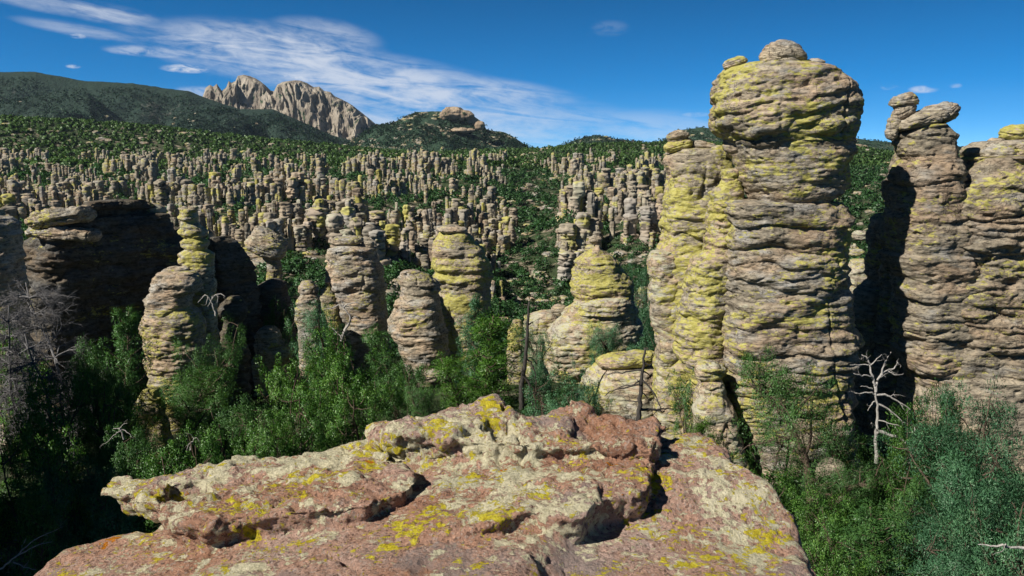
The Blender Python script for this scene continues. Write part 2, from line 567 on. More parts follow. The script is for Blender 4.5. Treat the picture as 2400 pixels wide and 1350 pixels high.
def hill_material(name, green, green2, rock, rocky, vscale=1.0):
    """far wooded slope: scrub green with speckles and patches of pale rock"""
    m, t, b = new_mat(name)
    co = t.node('ShaderNodeTexCoord').outputs['Object']
    n1 = t.noise(co, 0.045, 6.0, 0.7)
    n2 = t.noise(co, 0.12, 3.0, 0.6)
    n3 = t.noise(co, 0.006, 5.0, 0.6)
    c = t.mix(t.step(n2, 0.4, 0.62), green, green2)
    f = t.math('ADD', t.math('MULTIPLY', n1, 0.55), t.math('MULTIPLY', n3, 0.45))
    c = t.mix(t.step(f, 0.64 - 0.16 * rocky, 0.70 - 0.16 * rocky), c, rock)
    t.l.new(c, b.inputs['Base Color'])
    bp = t.node('ShaderNodeBump')
    bp.inputs['Distance'].default_value = 9.0
    bp.inputs['Strength'].default_value = 0.9
    t.l.new(n2, bp.inputs['Height'])
    t.l.new(bp.outputs[0], b.inputs['Normal'])
    return m


def cliff_material(name="far_cliff_rock", k=(1.0, 1.0, 1.0)):
    m, t, b = new_mat(name)
    co = t.node('ShaderNodeTexCoord').outputs['Object']
    n1 = t.noise(t.scaled(co, (0.02, 0.02, 0.006)), 1.0, 7.0, 0.65)
    c = t.ramp(n1, [(0.35, (0.12 * k[0], 0.10 * k[1], 0.085 * k[2])), (0.5, (0.26 * k[0], 0.225 * k[1], 0.18 * k[2])), (0.65, (0.38 * k[0], 0.34 * k[1], 0.28 * k[2]))])
    sp = t.step(t.noise(co, 0.035, 7.0, 0.7), 0.565, 0.61)
    c = t.mix(sp, c, (0.035, 0.06, 0.03, 1))
    t.l.new(c, b.inputs['Base Color'])
    bp = t.node('ShaderNodeBump')
    bp.inputs['Distance'].default_value = 14.0
    t.l.new(t.noise(t.scaled(co, (0.05, 0.05, 0.02)), 1.0, 6.0, 0.65), bp.inputs['Height'])
    t.l.new(bp.outputs[0], b.inputs['Normal'])
    return m


M_PINNACLE = rock_material("pinnacle_rock", lichen=0.54, tone=0.88, warm=0.35, size=1.0, pale=0.15)
M_YELLOW = rock_material("yellow_lichened_rock", lichen=0.78, tone=1.05, warm=0.6, size=1.0, pale=0.35)
M_GREY = rock_material("grey_banded_rock", lichen=0.36, tone=1.1, warm=0.25, size=1.0, pale=0.2)
M_PALE = rock_material("pale_crusted_rock", lichen=0.62, tone=1.15, warm=0.5, size=1.0, pale=0.9)
M_WALL = rock_material("brown_wall_rock", lichen=0.44, tone=0.80, warm=0.6, size=1.1, pale=0.0)
M_SHADED = rock_material("shade_darkened_rock", lichen=0.2, tone=0.40, warm=0.1, size=1.2, pale=0.0)  # shade put into the colour so shaded rocks read near black
M_FIELD = rock_material("far_pinnacle_rock", lichen=0.52, tone=0.98, warm=0.2, size=3.0, pale=0.5, bump=0.08)
M_LEDGE = ledge_material()
M_PINE = leaf_material("pine_needles", (0.028, 0.074, 0.026), (0.062, 0.158, 0.044), (0.14, 0.27, 0.065))
M_BLUE = leaf_material("juniper_needles", (0.028, 0.078, 0.042), (0.060, 0.165, 0.082), (0.125, 0.27, 0.13))
M_OAK = leaf_material("oak_leaves", (0.028, 0.078, 0.018), (0.062, 0.165, 0.030), (0.15, 0.28, 0.05))
M_BRIGHT = leaf_material("bright_needles", (0.032, 0.085, 0.014), (0.075, 0.18, 0.024), (0.16, 0.28, 0.045))
M_FOREST = leaf_material("far_foliage", (0.014, 0.045, 0.018), (0.026, 0.078, 0.024), (0.055, 0.125, 0.035), 0.15)
M_BARK = bark_material("brown_bark", (0.045, 0.033, 0.025), (0.14, 0.105, 0.08))
M_SILVER = bark_material("silver_dead_wood", (0.20, 0.19, 0.18), (0.46, 0.44, 0.42))
M_BURNT = bark_material("blackened_dead_wood", (0.018, 0.016, 0.015), (0.085, 0.078, 0.072))
M_TWIG = bark_material("grey_dead_twigs", (0.09, 0.09, 0.095), (0.21, 0.205, 0.21))
M_PLATEAU_LIT = leaf_material("sunlit_plateau_foliage", (0.022, 0.056, 0.016), (0.042, 0.096, 0.022), (0.085, 0.15, 0.035), 0.15)  # brighter copy of the far foliage, sunlight put into its colour
M_HILLS = leaf_material("hill_foliage", (0.011, 0.030, 0.019), (0.017, 0.044, 0.025), (0.028, 0.064, 0.032), 0.1)
M_SCRUB = leaf_material("scrub_leaves", (0.014, 0.042, 0.012), (0.030, 0.080, 0.018), (0.075, 0.15, 0.03))
M_GROUND = ground_material()


# ------------------------------------------------------------------ layered rock
def strata(P, zz, seed, t0, t1, amp, wob=1.0, z_lo=None, z_hi=None):
    """0 at the fullest part of each bed, negative in the joints between beds; undercut below each bed"""
    rng = np.random.default_rng(seed)
    lo, hi = zz.min() - 1, zz.max() + 1
    b = [lo]
    while b[-1] < hi:
        b.append(b[-1] + rng.uniform(t0, t1) * (1.0 if rng.random() > 0.2 else 1.6))
    b = np.array(b)
    k = np.clip(np.searchsorted(b, zz) - 1, 0, len(b) - 2)
    f = 1 - (zz - b[k]) / (b[k + 1] - b[k])          # 0 at the top of a bed, 1 at its foot
    rise = 1 - (1 - np.clip(f, 0, 1)) ** 2.6
    bulge = rise * (1 - np.clip(f, 0, 1) ** 9)
    rnd = rng.uniform(0.35, 1.0, len(b))[k]
    off = k * 7.3
    mk = sstep(perlin(np.stack([P[:, 0] * 0.35 / wob, P[:, 1] * 0.35 / wob, off], -1), seed + 3), -0.45, 0.25)
    return amp * rnd * (bulge - 0.85) * (0.25 + 0.75 * mk)


def worley(p, seed):
    """difference of the two nearest feature distances: 0 on the joints between cells, larger inside; and a random value per cell"""
    i = np.floor(p).astype(np.int64)
    f1 = np.full(len(p), 1e9)
    f2 = np.full(len(p), 1e9)
    idn = np.zeros(len(p))
    for dx in (-1, 0, 1):
        for dy in (-1, 0, 1):
            for dz in (-1, 0, 1):
                c = i + np.array([dx, dy, dz])
                h = _hash(c[:, 0], c[:, 1], c[:, 2], seed)
                q = np.stack([(h & np.uint32(1023)), (h >> np.uint32(10)) & np.uint32(1023), (h >> np.uint32(20)) & np.uint32(1023)], -1) / 1023.0
                d = ((c + 0.1 + 0.8 * q - p) ** 2).sum(1)
                nr = d < f1
                f2 = np.where(nr, f1, np.minimum(f2, d))
                idn = np.where(nr, (h >> np.uint32(7)) & np.uint32(255), idn)
                f1 = np.where(nr, d, f1)
    return np.sqrt(f2) - np.sqrt(f1), idn / 255.0


def rough(P, seed, s, bed, ruggedness=1.0, tilt=0.0):
    """outward displacement of a rock face at points P (world metres); s = size of the features, bed = bed thickness"""
    w1 = perlin(P * np.array([0.30, 0.30, 0.2]) / s, seed + 11)
    w2 = perlin(P * np.array([0.8, 0.8, .6]) / s, seed + 12)
    zb = P[:, 2] + tilt * P[:, 0]
    am = 0.35 + 1.0 * sstep(perlin(P * np.array([0.16, 0.16, 0.22]) / s, seed + 91), -0.45, 0.35)      # massive parts and ledgy parts
    zz = zb + 0.70 * bed * w1 + 0.26 * bed * w2
    d = strata(P, zz, seed, 0.8 * bed, 2.8 * bed, 0.40 * s * ruggedness, s)
    zz2 = zb + 0.5 * bed * perlin(P * np.array([0.22, 0.22, 0.2]) / s, seed + 17) + 0.13 * bed * w2
    d = d + am * strata(P, zz2, seed + 5, 0.30 * bed, 0.95 * bed, 0.15 * s * ruggedness, s * 0.45)
    # lens-shaped cushions drawn out along the beds
    wz = zb + 0.34 * bed * w2 + 0.12 * bed * perlin(P * np.array([1.9, 1.9, 1.4]) / s, seed + 13)
    Q = np.stack([P[:, 0] / (3.0 * s) + 0.2 * w1, P[:, 1] / (3.0 * s), wz / (0.72 * bed)], -1)
    e, r = worley(Q, seed + 14)
    d = d + 0.17 * s * ruggedness * am * ((1 - np.exp(-e * 4.0)) * (0.35 + 0.95 * r) - 0.55)
    Q2 = np.stack([P[:, 0] / (1.7 * s) + 0.5 * w2, P[:, 1] / (1.7 * s), (wz + 0.15 * bed * w1) / (0.21 * bed)], -1)
    e2, r2 = worley(Q2, seed + 15)
    m2 = sstep(perlin(P * np.array([.3, .3, .5]) / s, seed + 16), -0.3, 0.35)
    d = d + 0.060 * s * ruggedness * m2 * am * ((1 - np.exp(-e2 * 5)) * (0.4 + 0.9 * r2) - 0.5)
    d = d + 0.34 * s * fbm(P * np.array([0.40, 0.40, 0.62]) / s, 3, seed + 31) * ruggedness
    d = d + 0.050 * s * fbm(P * np.array([2.2, 2.2, 5.5]) / s, 4, seed + 41, 0.65) * ruggedness
    # vertical joints
    j = np.abs(perlin(P * np.array([0.40, 0.40, 0.05]) / s, seed + 51))
    d = d - 0.34 * s * (1 - sstep(j, 0.0, 0.030)) * sstep(perlin(P * np.array([0.2, 0.2, 0.2]) / s, seed + 52), 0.10, 0.35)
    # pits
    pt = perlin(P * np.array([1.3, 1.3, 2.4]) / s, seed + 61)
    d = d - 0.18 * s * sstep(pt, 0.40, 0.62)
    return d


def section(kind, n, seed=0):
    """unit cross-section, x in -1..1 (left/right as seen from the viewpoint), y<0 towards the viewpoint"""
    if isinstance(kind, (list, tuple)):
        pts = np.array(kind, dtype=float)
        q = np.concatenate([pts, pts[:1]])
        seg = np.hypot(*np.diff(q, axis=0).T)
        cum = np.concatenate([[0], np.cumsum(seg)])
        u = np.linspace(0, cum[-1], n, endpoint=False)
        x, y = np.interp(u, cum, q[:, 0]), np.interp(u, cum, q[:, 1])
        k = max(1, n // 28)
        ker = np.hanning(2 * k + 3)[1:-1]
        ker /= ker.sum()
        pad = lambda v: np.convolve(np.concatenate([v[-k:], v, v[:k]]), ker, 'valid')
        x, y = pad(x), pad(y)
        x = (x - x.min()) / (x.max() - x.min()) * 2 - 1
        return x, y
    th = np.linspace(0, 2 * np.pi, n, endpoint=False) - np.pi / 2
    e = 2.0 / kind
    return np.sign(np.cos(th)) * np.abs(np.cos(th)) ** e, np.sign(np.sin(th)) * np.abs(np.sin(th)) ** e


def loft(profile, Y, seed, res=0.08, depth=0.85, sect=2.5, s=1.0, bed=1.0, foot=True, ruggedness=1.0, cap=0.25, lean=0.0, spread=0.0, bottom=None, tilt=0.0):
    """a column of rock from its outline [(row, left, right)] in photograph pixels at distance Y. Returns world verts, faces."""
    prof = sorted(profile)
    zs, xl, xr = [], [], []
    for (py, l, r) in prof:
        a, b = at(l, py, Y), at(r, py, Y)
        zs.append(a[2])
        xl.append(a[0])
        xr.append(b[0])
    if foot:
        cx = 0.5 * (xl[-1] + xr[-1])
        zb = (gz(cx, Y) - 1.2) if bottom is None else bottom
        if zb < zs[-1] - 0.3:
            w = xr[-1] - xl[-1]
            zs.append(zb)
            xl.append(xl[-1] - spread * w)
            xr.append(xr[-1] + spread * w)
    zs, xl, xr = map(np.array, (zs, xl, xr))
    o = np.argsort(zs)
    zs, xl, xr = zs[o], xl[o], xr[o]
    H = zs[-1] - zs[0]
    nz = max(10, int(H / res))
    z = np.linspace(zs[0], zs[-1], nz)
    L, R = np.interp(z, zs, xl), np.interp(z, zs, xr)
    hw_top = 0.5 * (R[-1] - L[-1])
    ncap = max(6, int(hw_top / (res * 1.3)))
    q = np.linspace(0, 1, ncap + 1)[1:]
    hc = cap * hw_top
    shr = np.concatenate([np.ones(nz), np.cos(q * np.pi / 2 * 0.985)])
    z = np.concatenate([z, zs[-1] + hc * np.sin(q * np.pi / 2) * 0.9])
    L = np.concatenate([L, np.full(ncap, L[-1])])
    R = np.concatenate([R, np.full(ncap, R[-1])])
    if not foot:                                        # round off the underside too
        hw_b = 0.5 * (R[0] - L[0])
        nb = max(6, int(hw_b / (res * 1.3)))
        q = np.linspace(1, 0, nb + 1)[:-1]
        z = np.concatenate([zs[0] - cap * hw_b * np.sin(q * np.pi / 2) * 0.6, z])
        shr = np.concatenate([np.cos(q * np.pi / 2 * 0.985), shr])
        L = np.concatenate([np.full(nb, L[0]), L])
        R = np.concatenate([np.full(nb, R[0]), R])
    cx, hw = 0.5 * (L + R), 0.5 * (R - L)
    wmax = hw.max()
    n = int(np.clip(2 * np.pi * wmax * (0.5 + 0.5 * depth) / res, 24, 760))
    sx, sy = section(sect, n, seed)
    X = cx[:, None] + (hw * shr)[:, None] * sx[None, :]
    dep = (0.45 * hw + 0.55 * np.median(hw)) * depth
    Yv = Y + lean * (z - z[0])[:, None] + (dep * shr)[:, None] * sy[None, :]
    Z = np.repeat(z[:, None], n, 1)
    P = np.stack([X.ravel(), Yv.ravel(), Z.ravel()], -1)
    # outward direction in plan
    tx, ty = np.roll(sx, -1) - np.roll(sx, 1), np.roll(sy, -1) - np.roll(sy, 1)
    nx, ny = ty, -tx
    ln = np.hypot(nx, ny) + 1e-9
    nx, ny = nx / ln, ny / ln
    d = rough(P, seed, s, bed, ruggedness, tilt)
    d = (d - np.percentile(d, 68)).reshape(Z.shape)
    fade = np.repeat((0.12 + 0.88 * np.clip(shr * hw / (0.5 * s), 0, 1))[:, None], n, 1)
    d = d * fade * np.minimum(1.0, (hw / (1.2 * s))[:, None] ** 0.5)
    X = X + d * nx[None, :]
    Yv = Yv + d * ny[None, :]
    topm = np.repeat((1 - shr)[:, None], n, 1)
    Z = Z + (0.10 * s * fbm(P * 0.9 / s, 4, seed + 71)).reshape(Z.shape) * (0.35 + topm) + (0.13 * s * fbm(P * np.array([.5, .5, .5]) / s, 2, seed + 72)).reshape(Z.shape) * topm
    V = np.stack([X.ravel(), Yv.ravel(), Z.ravel()], -1)
    Fq = grid_faces(len(z), n, True)
    top_c = len(V)
    last = (len(z) - 1) * n
    V = np.concatenate([V, [V[last:last + n].mean(0)], [V[:n].mean(0)]])
    i = np.arange(n)
    tri = np.concatenate([np.stack([last + i, last + (i + 1) % n, np.full(n, top_c)], -1), np.stack([(i + 1) % n, i, np.full(n, top_c + 1)], -1)])
    return V, [Fq, tri]


def boulder(px, py, Y, rx, ry, seed, rot=0.0, depth=0.8, res=0.05, s=None, rugged=1.0, power=2.2, yaw=0.0):
    """rounded boulder; centre and radii in photograph pixels at distance Y, rot = tilt in the picture plane (degrees, up to the right)"""
    c = np.array(at(px, py, Y))
    k = Y / F_PX
    a, h = rx * k, ry * k
    dpt = a * depth
    n = int(np.clip(2 * np.pi * max(a, dpt) / res, 24, 220))
    m = n // 2
    th = np.linspace(0, 2 * np.pi, n, endpoint=False)
    ph = np.linspace(-np.pi / 2 * 0.98, np.pi / 2 * 0.98, m)
    e = 2.0 / power
    cp, sp = np.cos(ph) ** e, np.sign(np.sin(ph)) * np.abs(np.sin(ph)) ** e
    ct, st = np.sign(np.cos(th)) * np.abs(np.cos(th)) ** e, np.sign(np.sin(th)) * np.abs(np.sin(th)) ** e
    N = np.stack([(cp[:, None] * ct[None]).ravel(), (cp[:, None] * st[None]).ravel(), np.repeat(sp, n)], -1)
    P = N * np.array([a, dpt, h])
    s = s or 0.5 * min(a, h) * 1.3
    d = rough(P + c, seed, s, 0.7 * s, rugged) * 0.8
    d = d - np.median(d)
    nn = N / np.array([a, dpt, h])
    nn /= np.linalg.norm(nn, axis=1)[:, None] + 1e-9
    P = P + nn * d[:, None]
    r = math.radians(rot)
    yw = math.radians(yaw)
    Rz = np.array([[math.cos(yw), -math.sin(yw), 0], [math.sin(yw), math.cos(yw), 0], [0, 0, 1]])
    Ry = np.array([[math.cos(r), 0, -math.sin(r)], [0, 1, 0], [math.sin(r), 0, math.cos(r)]])
    P = P @ Rz.T @ Ry.T + c
    F = grid_faces(m, n, True)
    V = np.concatenate([P, [P[-n:].mean(0)], [P[:n].mean(0)]])
    i = np.arange(n)
    last = (m - 1) * n
    tri = np.concatenate([np.stack([last + i, last + (i + 1) % n, np.full(n, len(P))], -1), np.stack([(i + 1) % n, i, np.full(n, len(P) + 1)], -1)])
    return V, [F, tri]


def rock_thing(name, label, cat, pieces, group=None):
    """pieces: [(part_name, (V, F), material)]. One piece: a single mesh object. More: an Empty at the foot with the pieces as parts."""
    allV = np.concatenate([p[1][0] for p in pieces])
    base = np.array([0.5 * (allV[:, 0].min() + allV[:, 0].max()), 0.5 * (allV[:, 1].min() + allV[:, 1].max()), allV[:, 2].min()])
    if len(pieces) == 1:
        _, (V, F), m = pieces[0]
        o = obj(name, mesh(name, V - base, F, m), None, base)
        return tag(o, label, cat, group)
    root = obj(name, None, None, base)
    tag(root, label, cat, group)
    for (pn, (V, F), m) in pieces:
        obj(pn, mesh(pn, V - base, F, m), root)
    return root

# ------------------------------------------------------------------ the ground sheet and the far hills
def build_ground():
    fa = np.radians(np.linspace(-46, 46, 520))
    back = np.radians(np.concatenate([np.linspace(46, 314, 70)[1:-1]]))
    azs = np.concatenate([fa, back])
    ds = np.concatenate([[0.5, 4, 8], np.geomspace(12, 1500, 330), [1800, 2500, 4000, 6000]])
    D, A = np.meshgrid(ds, azs, indexing='ij')
    X, Y = D * np.sin(A), D * np.cos(A)
    Z = ground_z(X.ravel(), Y.ravel()).reshape(X.shape)
    Z = np.where(D > 1500, np.clip(Z, -60, -20), Z)
    V = np.stack([X.ravel(), Y.ravel(), Z.ravel()], -1)
    F = grid_faces(len(ds), len(azs), True)
    structure(obj("ground", mesh("ground", V, F[:, ::-1], M_GROUND)))


def hill(name, mat, skyline, D, front, backl, base_z, seed, gully=0.35, gfreq=4.0, power=1.6, nz=150, naz=420, rough_amp=4.0, cliff=0.0, px_pad=0):
    """a far ridge whose crest follows the skyline [(px, py)] at distance D, falling towards and away from the viewpoint with spurs and gullies"""
    sk = np.array(skyline, float)
    px = np.linspace(sk[0, 0], sk[-1, 0], naz)
    py = np.interp(px, sk[:, 0], sk[:, 1])
    s = np.concatenate([-np.linspace(1, 0, nz) ** 1.25, np.linspace(0, 1, 40)[1:] ** 1.2])
    xc, yc = (px - 1200) / F_PX, (675 - py) / F_PX
    ry = math.cos(PITCH) + yc * math.sin(PITCH)
    rz = -math.sin(PITCH) + yc * math.cos(PITCH)
    tanA, tanE = xc / ry, rz / ry
    zr = tanE * D
    a = np.abs(s)
    S, _ = np.meshgrid(s, px, indexing='ij')
    Yd = D + np.where(S < 0, S * front, S * backl)
    X = tanA[None, :] * Yd
    hgt = (zr - base_z)[None, :]
    U = np.stack([X.ravel() / 1000 * gfreq, (Yd.ravel() - D) / 1000 * gfreq * 0.45, np.zeros(X.size)], -1)
    sp = (fbm(U, 3, seed)).reshape(X.shape)
    fall = 1 - np.clip(a, 0, 1)[:, None] ** (1.0 / power) if cliff == 0 else None
    if cliff:
        # steep wall near the crest, gentler skirts below
        aa = np.clip(a, 0, 1)[:, None]
        fall = 1 - (cliff * sstep(aa, 0.0, 0.45) + (1 - cliff) * aa)
    else:
        fall = (1 - np.clip(a, 0, 1)[:, None]) ** power
    mid = 4 * np.clip(fall, 0, 1) * (1 - np.clip(fall, 0, 1))
    Z = base_z + hgt * np.clip(fall + gully * (sp - 0.32) * mid, -0.2, 1.0)
    W = np.stack([X.ravel(), Yd.ravel(), np.zeros(X.size)], -1)
    Z = Z + (fbm(W / 28.0, 3, seed + 5) * rough_amp).reshape(X.shape) * (0.25 + 0.75 * mid)
    V = np.stack([X.ravel(), Yd.ravel(), Z.ravel()], -1)
    return V, grid_faces(len(s), naz), (px, S, X, Yd, Z)


HILL_PTS = {}


def build_hills():
    M_H1 = hill_material("dark_wooded_hill", (0.014, 0.030, 0.022, 1), (0.022, 0.042, 0.030, 1), (0.075, 0.080, 0.068, 1), 0.40)
    M_H3 = hill_material("scrub_hill", (0.022, 0.048, 0.030, 1), (0.036, 0.066, 0.038, 1), (0.27, 0.23, 0.16, 1), 0.62)
    M_CL = cliff_material()
    out = []
    sk = [(-900, 120), (-500, 140), (-200, 155), (0, 169), (80, 168), (150, 181), (200, 190), (310, 195), (390, 207), (440, 213), (490, 232), (560, 256), (640, 256),
          (700, 282), (780, 318), (850, 335), (960, 360)]
    V, F, _ = hill("hill", M_H1, sk, 2500, 1150, 900, -30, 41, gully=0.85, gfreq=3.4, power=1.15, nz=210, naz=560, rough_amp=7)
    HILL_PTS["wooded_hill"] = V[:int(len(V) * 0.78)]
    structure(obj("wooded_hill", mesh("wooded_hill", V, F, M_H1)))
    for k, (sk, D) in enumerate([([(-260, 300), (-100, 262), (0, 240), (90, 226), (170, 212), (205, 216), (235, 240), (270, 268), (300, 290), (340, 318)], 2080),
                                 ([(300, 335), (360, 300), (430, 268), (490, 250), (530, 252), (580, 274), (640, 300), (700, 322), (780, 345)], 2150),
                                 ([(-520, 300), (-380, 250), (-280, 240), (-200, 262), (-120, 300)], 2100)]):
        V, F, _ = hill("hill", M_H1, sk, D, 620, 420, -30, 45 + k, gully=0.5, gfreq=5, power=1.1, nz=110, naz=240, rough_amp=6)
        HILL_PTS["wooded_spur"] = np.concatenate([HILL_PTS.get("wooded_spur", V[:0]), V[:int(len(V) * 0.73)]])
        structure(obj("wooded_spur", mesh("wooded_spur", V, F, M_H1)))
    # bare rock peak with towers
    sk = [(400, 290), (470, 240), (482, 206), (492, 199), (500, 203), (508, 196), (520, 213), (530, 205), (536, 190), (542, 194), (552, 190), (557, 178), (570, 175), (585, 178),
          (600, 184), (612, 192), (622, 200), (634, 212), (642, 214), (650, 198), (662, 192), (690, 188), (705, 189), (720, 195), (735, 204), (748, 203), (760, 213), (775, 216),
          (785, 226), (800, 232), (815, 240), (830, 250), (845, 262), (862, 275), (880, 290), (920, 300), (980, 325), (1050, 350)]
    V, F, (px, S, X, Yd, Z) = hill("peak", M_CL, sk, 3100, 700, 900, -20, 77, gully=0.25, gfreq=9, nz=240, naz=680, rough_amp=4, cliff=0.72)
    # buttresses and clefts running down the wall
    U = np.stack([X.ravel() / 60.0 + Z.ravel() / 210.0, Yd.ravel() / 260.0, Z.ravel() / 150.0], -1)
    wr = np.stack([perlin(U * 0.7, 8), perlin(U * 0.7, 9), perlin(U * 0.7, 10)], -1)
    r = (0.8 * ridged(U + 0.55 * wr, 5, 5) + 0.5 * fbm(U * np.array([.5, .5, 1.5]), 3, 6) + 0.15).reshape(X.shape)
    wall = sstep(-S, 0.012, 0.10) * (1 - sstep(-S, 0.55, 0.8))
    tx = np.hypot(X, Yd)
    push = (r - 1.0) * 46 * wall
    V = np.stack([(X - X / tx * push).ravel(), (Yd - Yd / tx * push).ravel(), (Z + push * 0.35).ravel()], -1)
    structure(obj("rock_peak", mesh("rock_peak", V, F, M_CL)))
    sk = [(760, 372), (800, 345), (840, 320), (880, 298), (915, 290), (940, 278), (975, 263), (1005, 261), (1035, 261), (1045, 253), (1072, 253), (1098, 262), (1112, 273), (1132, 288),
          (1140, 303), (1180, 310), (1200, 318), (1240, 346), (1300, 372)]
    V, F, (px, S, X, Yd, Z) = hill("hill", M_H3, sk, 2000, 620, 700, -25, 93, gully=0.55, gfreq=5, power=1.2, nz=170, naz=420, rough_amp=6)
    HILL_PTS["scrub_hill"] = V[:int(len(V) * 0.78)]
    structure(obj("scrub_hill", mesh("scrub_hill", V, F, M_H3)))
    # bare rock band on its summit
    M_CR = cliff_material("tan_crag_rock", (1.25, 1.10, 0.95))
    P = []
    for k, (cx, cy, rx, ry) in enumerate([(1062, 266, 28, 15), (1088, 272, 24, 13), (1046, 272, 16, 11), (1106, 283, 14, 9), (1124, 295, 13, 10), (1035, 310, 26, 5), (1078, 306, 22, 6), (1100, 305, 14, 5), (1010, 312, 18, 4)]):
        p, f = boulder(cx, cy, 2000 - 50 - (20 if cy > 290 else 0) * 4, rx * 0.95, ry * 1.0, 300 + k, depth=1.0, res=2.2, s=7, rugged=1.2)
        P.append((p, f))
    structure(obj("summit_crag", mesh("summit_crag", *join(P), M_CR)))
    sk = [(1230, 380), (1290, 352), (1330, 336), (1370, 321), (1400, 316), (1440, 325), (1500, 333), (1560, 338), (1640, 350), (1700, 370)]
    V, F, _ = hill("hill", M_H3, sk, 2300, 500, 500, -20, 17, gully=0.25, gfreq=5, power=1.1, nz=90, naz=240, rough_amp=5)
    HILL_PTS["low_hill"] = V[:int(len(V) * 0.78)]
    structure(obj("low_hill", mesh("low_hill", V, F, M_H3)))
    sk = [(1440, 370), (1520, 343), (1560, 326), (1600, 304), (1640, 299), (1700, 302), (1800, 310), (1900, 311), (1990, 321), (2040, 329), (2090, 334), (2150, 338), (2250, 346), (2400, 352), (2600, 345), (2900, 350), (3200, 380)]
    V, F, _ = hill("hill", M_H3, sk, 1800, 420, 600, -25, 29, gully=0.30, gfreq=5, power=1.1, nz=110, naz=420, rough_amp=6)
    HILL_PTS["distant_ridge"] = V[:int(len(V) * 0.78)]
    structure(obj("distant_ridge", mesh("distant_ridge", V, F, M_H3)))
    P = [boulder(cx, cy, 1800 - 90 - k * 12, rx, ry, 330 + k, depth=0.8, res=1.6, s=5, rugged=1.2) for k, (cx, cy, rx, ry) in enumerate([(2012, 352, 22, 13), (2040, 356, 16, 9), (2062, 362, 12, 8), (1996, 366, 16, 9), (1580, 326, 14, 6)])]
    structure(obj("ridge_outcrop", mesh("ridge_outcrop", *join(P), M_CR)))


def join(parts):
    """[(V, F or [F, ...])] -> one V and a list of face arrays"""
    Vs, Fs, n = [], [], 0
    for V, F in parts:
        for f in (F if isinstance(F, (list, tuple)) else [F]):
            Fs.append(np.asarray(f) + n)
        Vs.append(np.asarray(V))
        n += len(V)
    quads = [f for f in Fs if f.shape[1] == 4]
    tris = [f for f in Fs if f.shape[1] == 3]
    out = ([np.concatenate(quads)] if quads else []) + ([np.concatenate(tris)] if tris else [])
    return np.concatenate(Vs), out


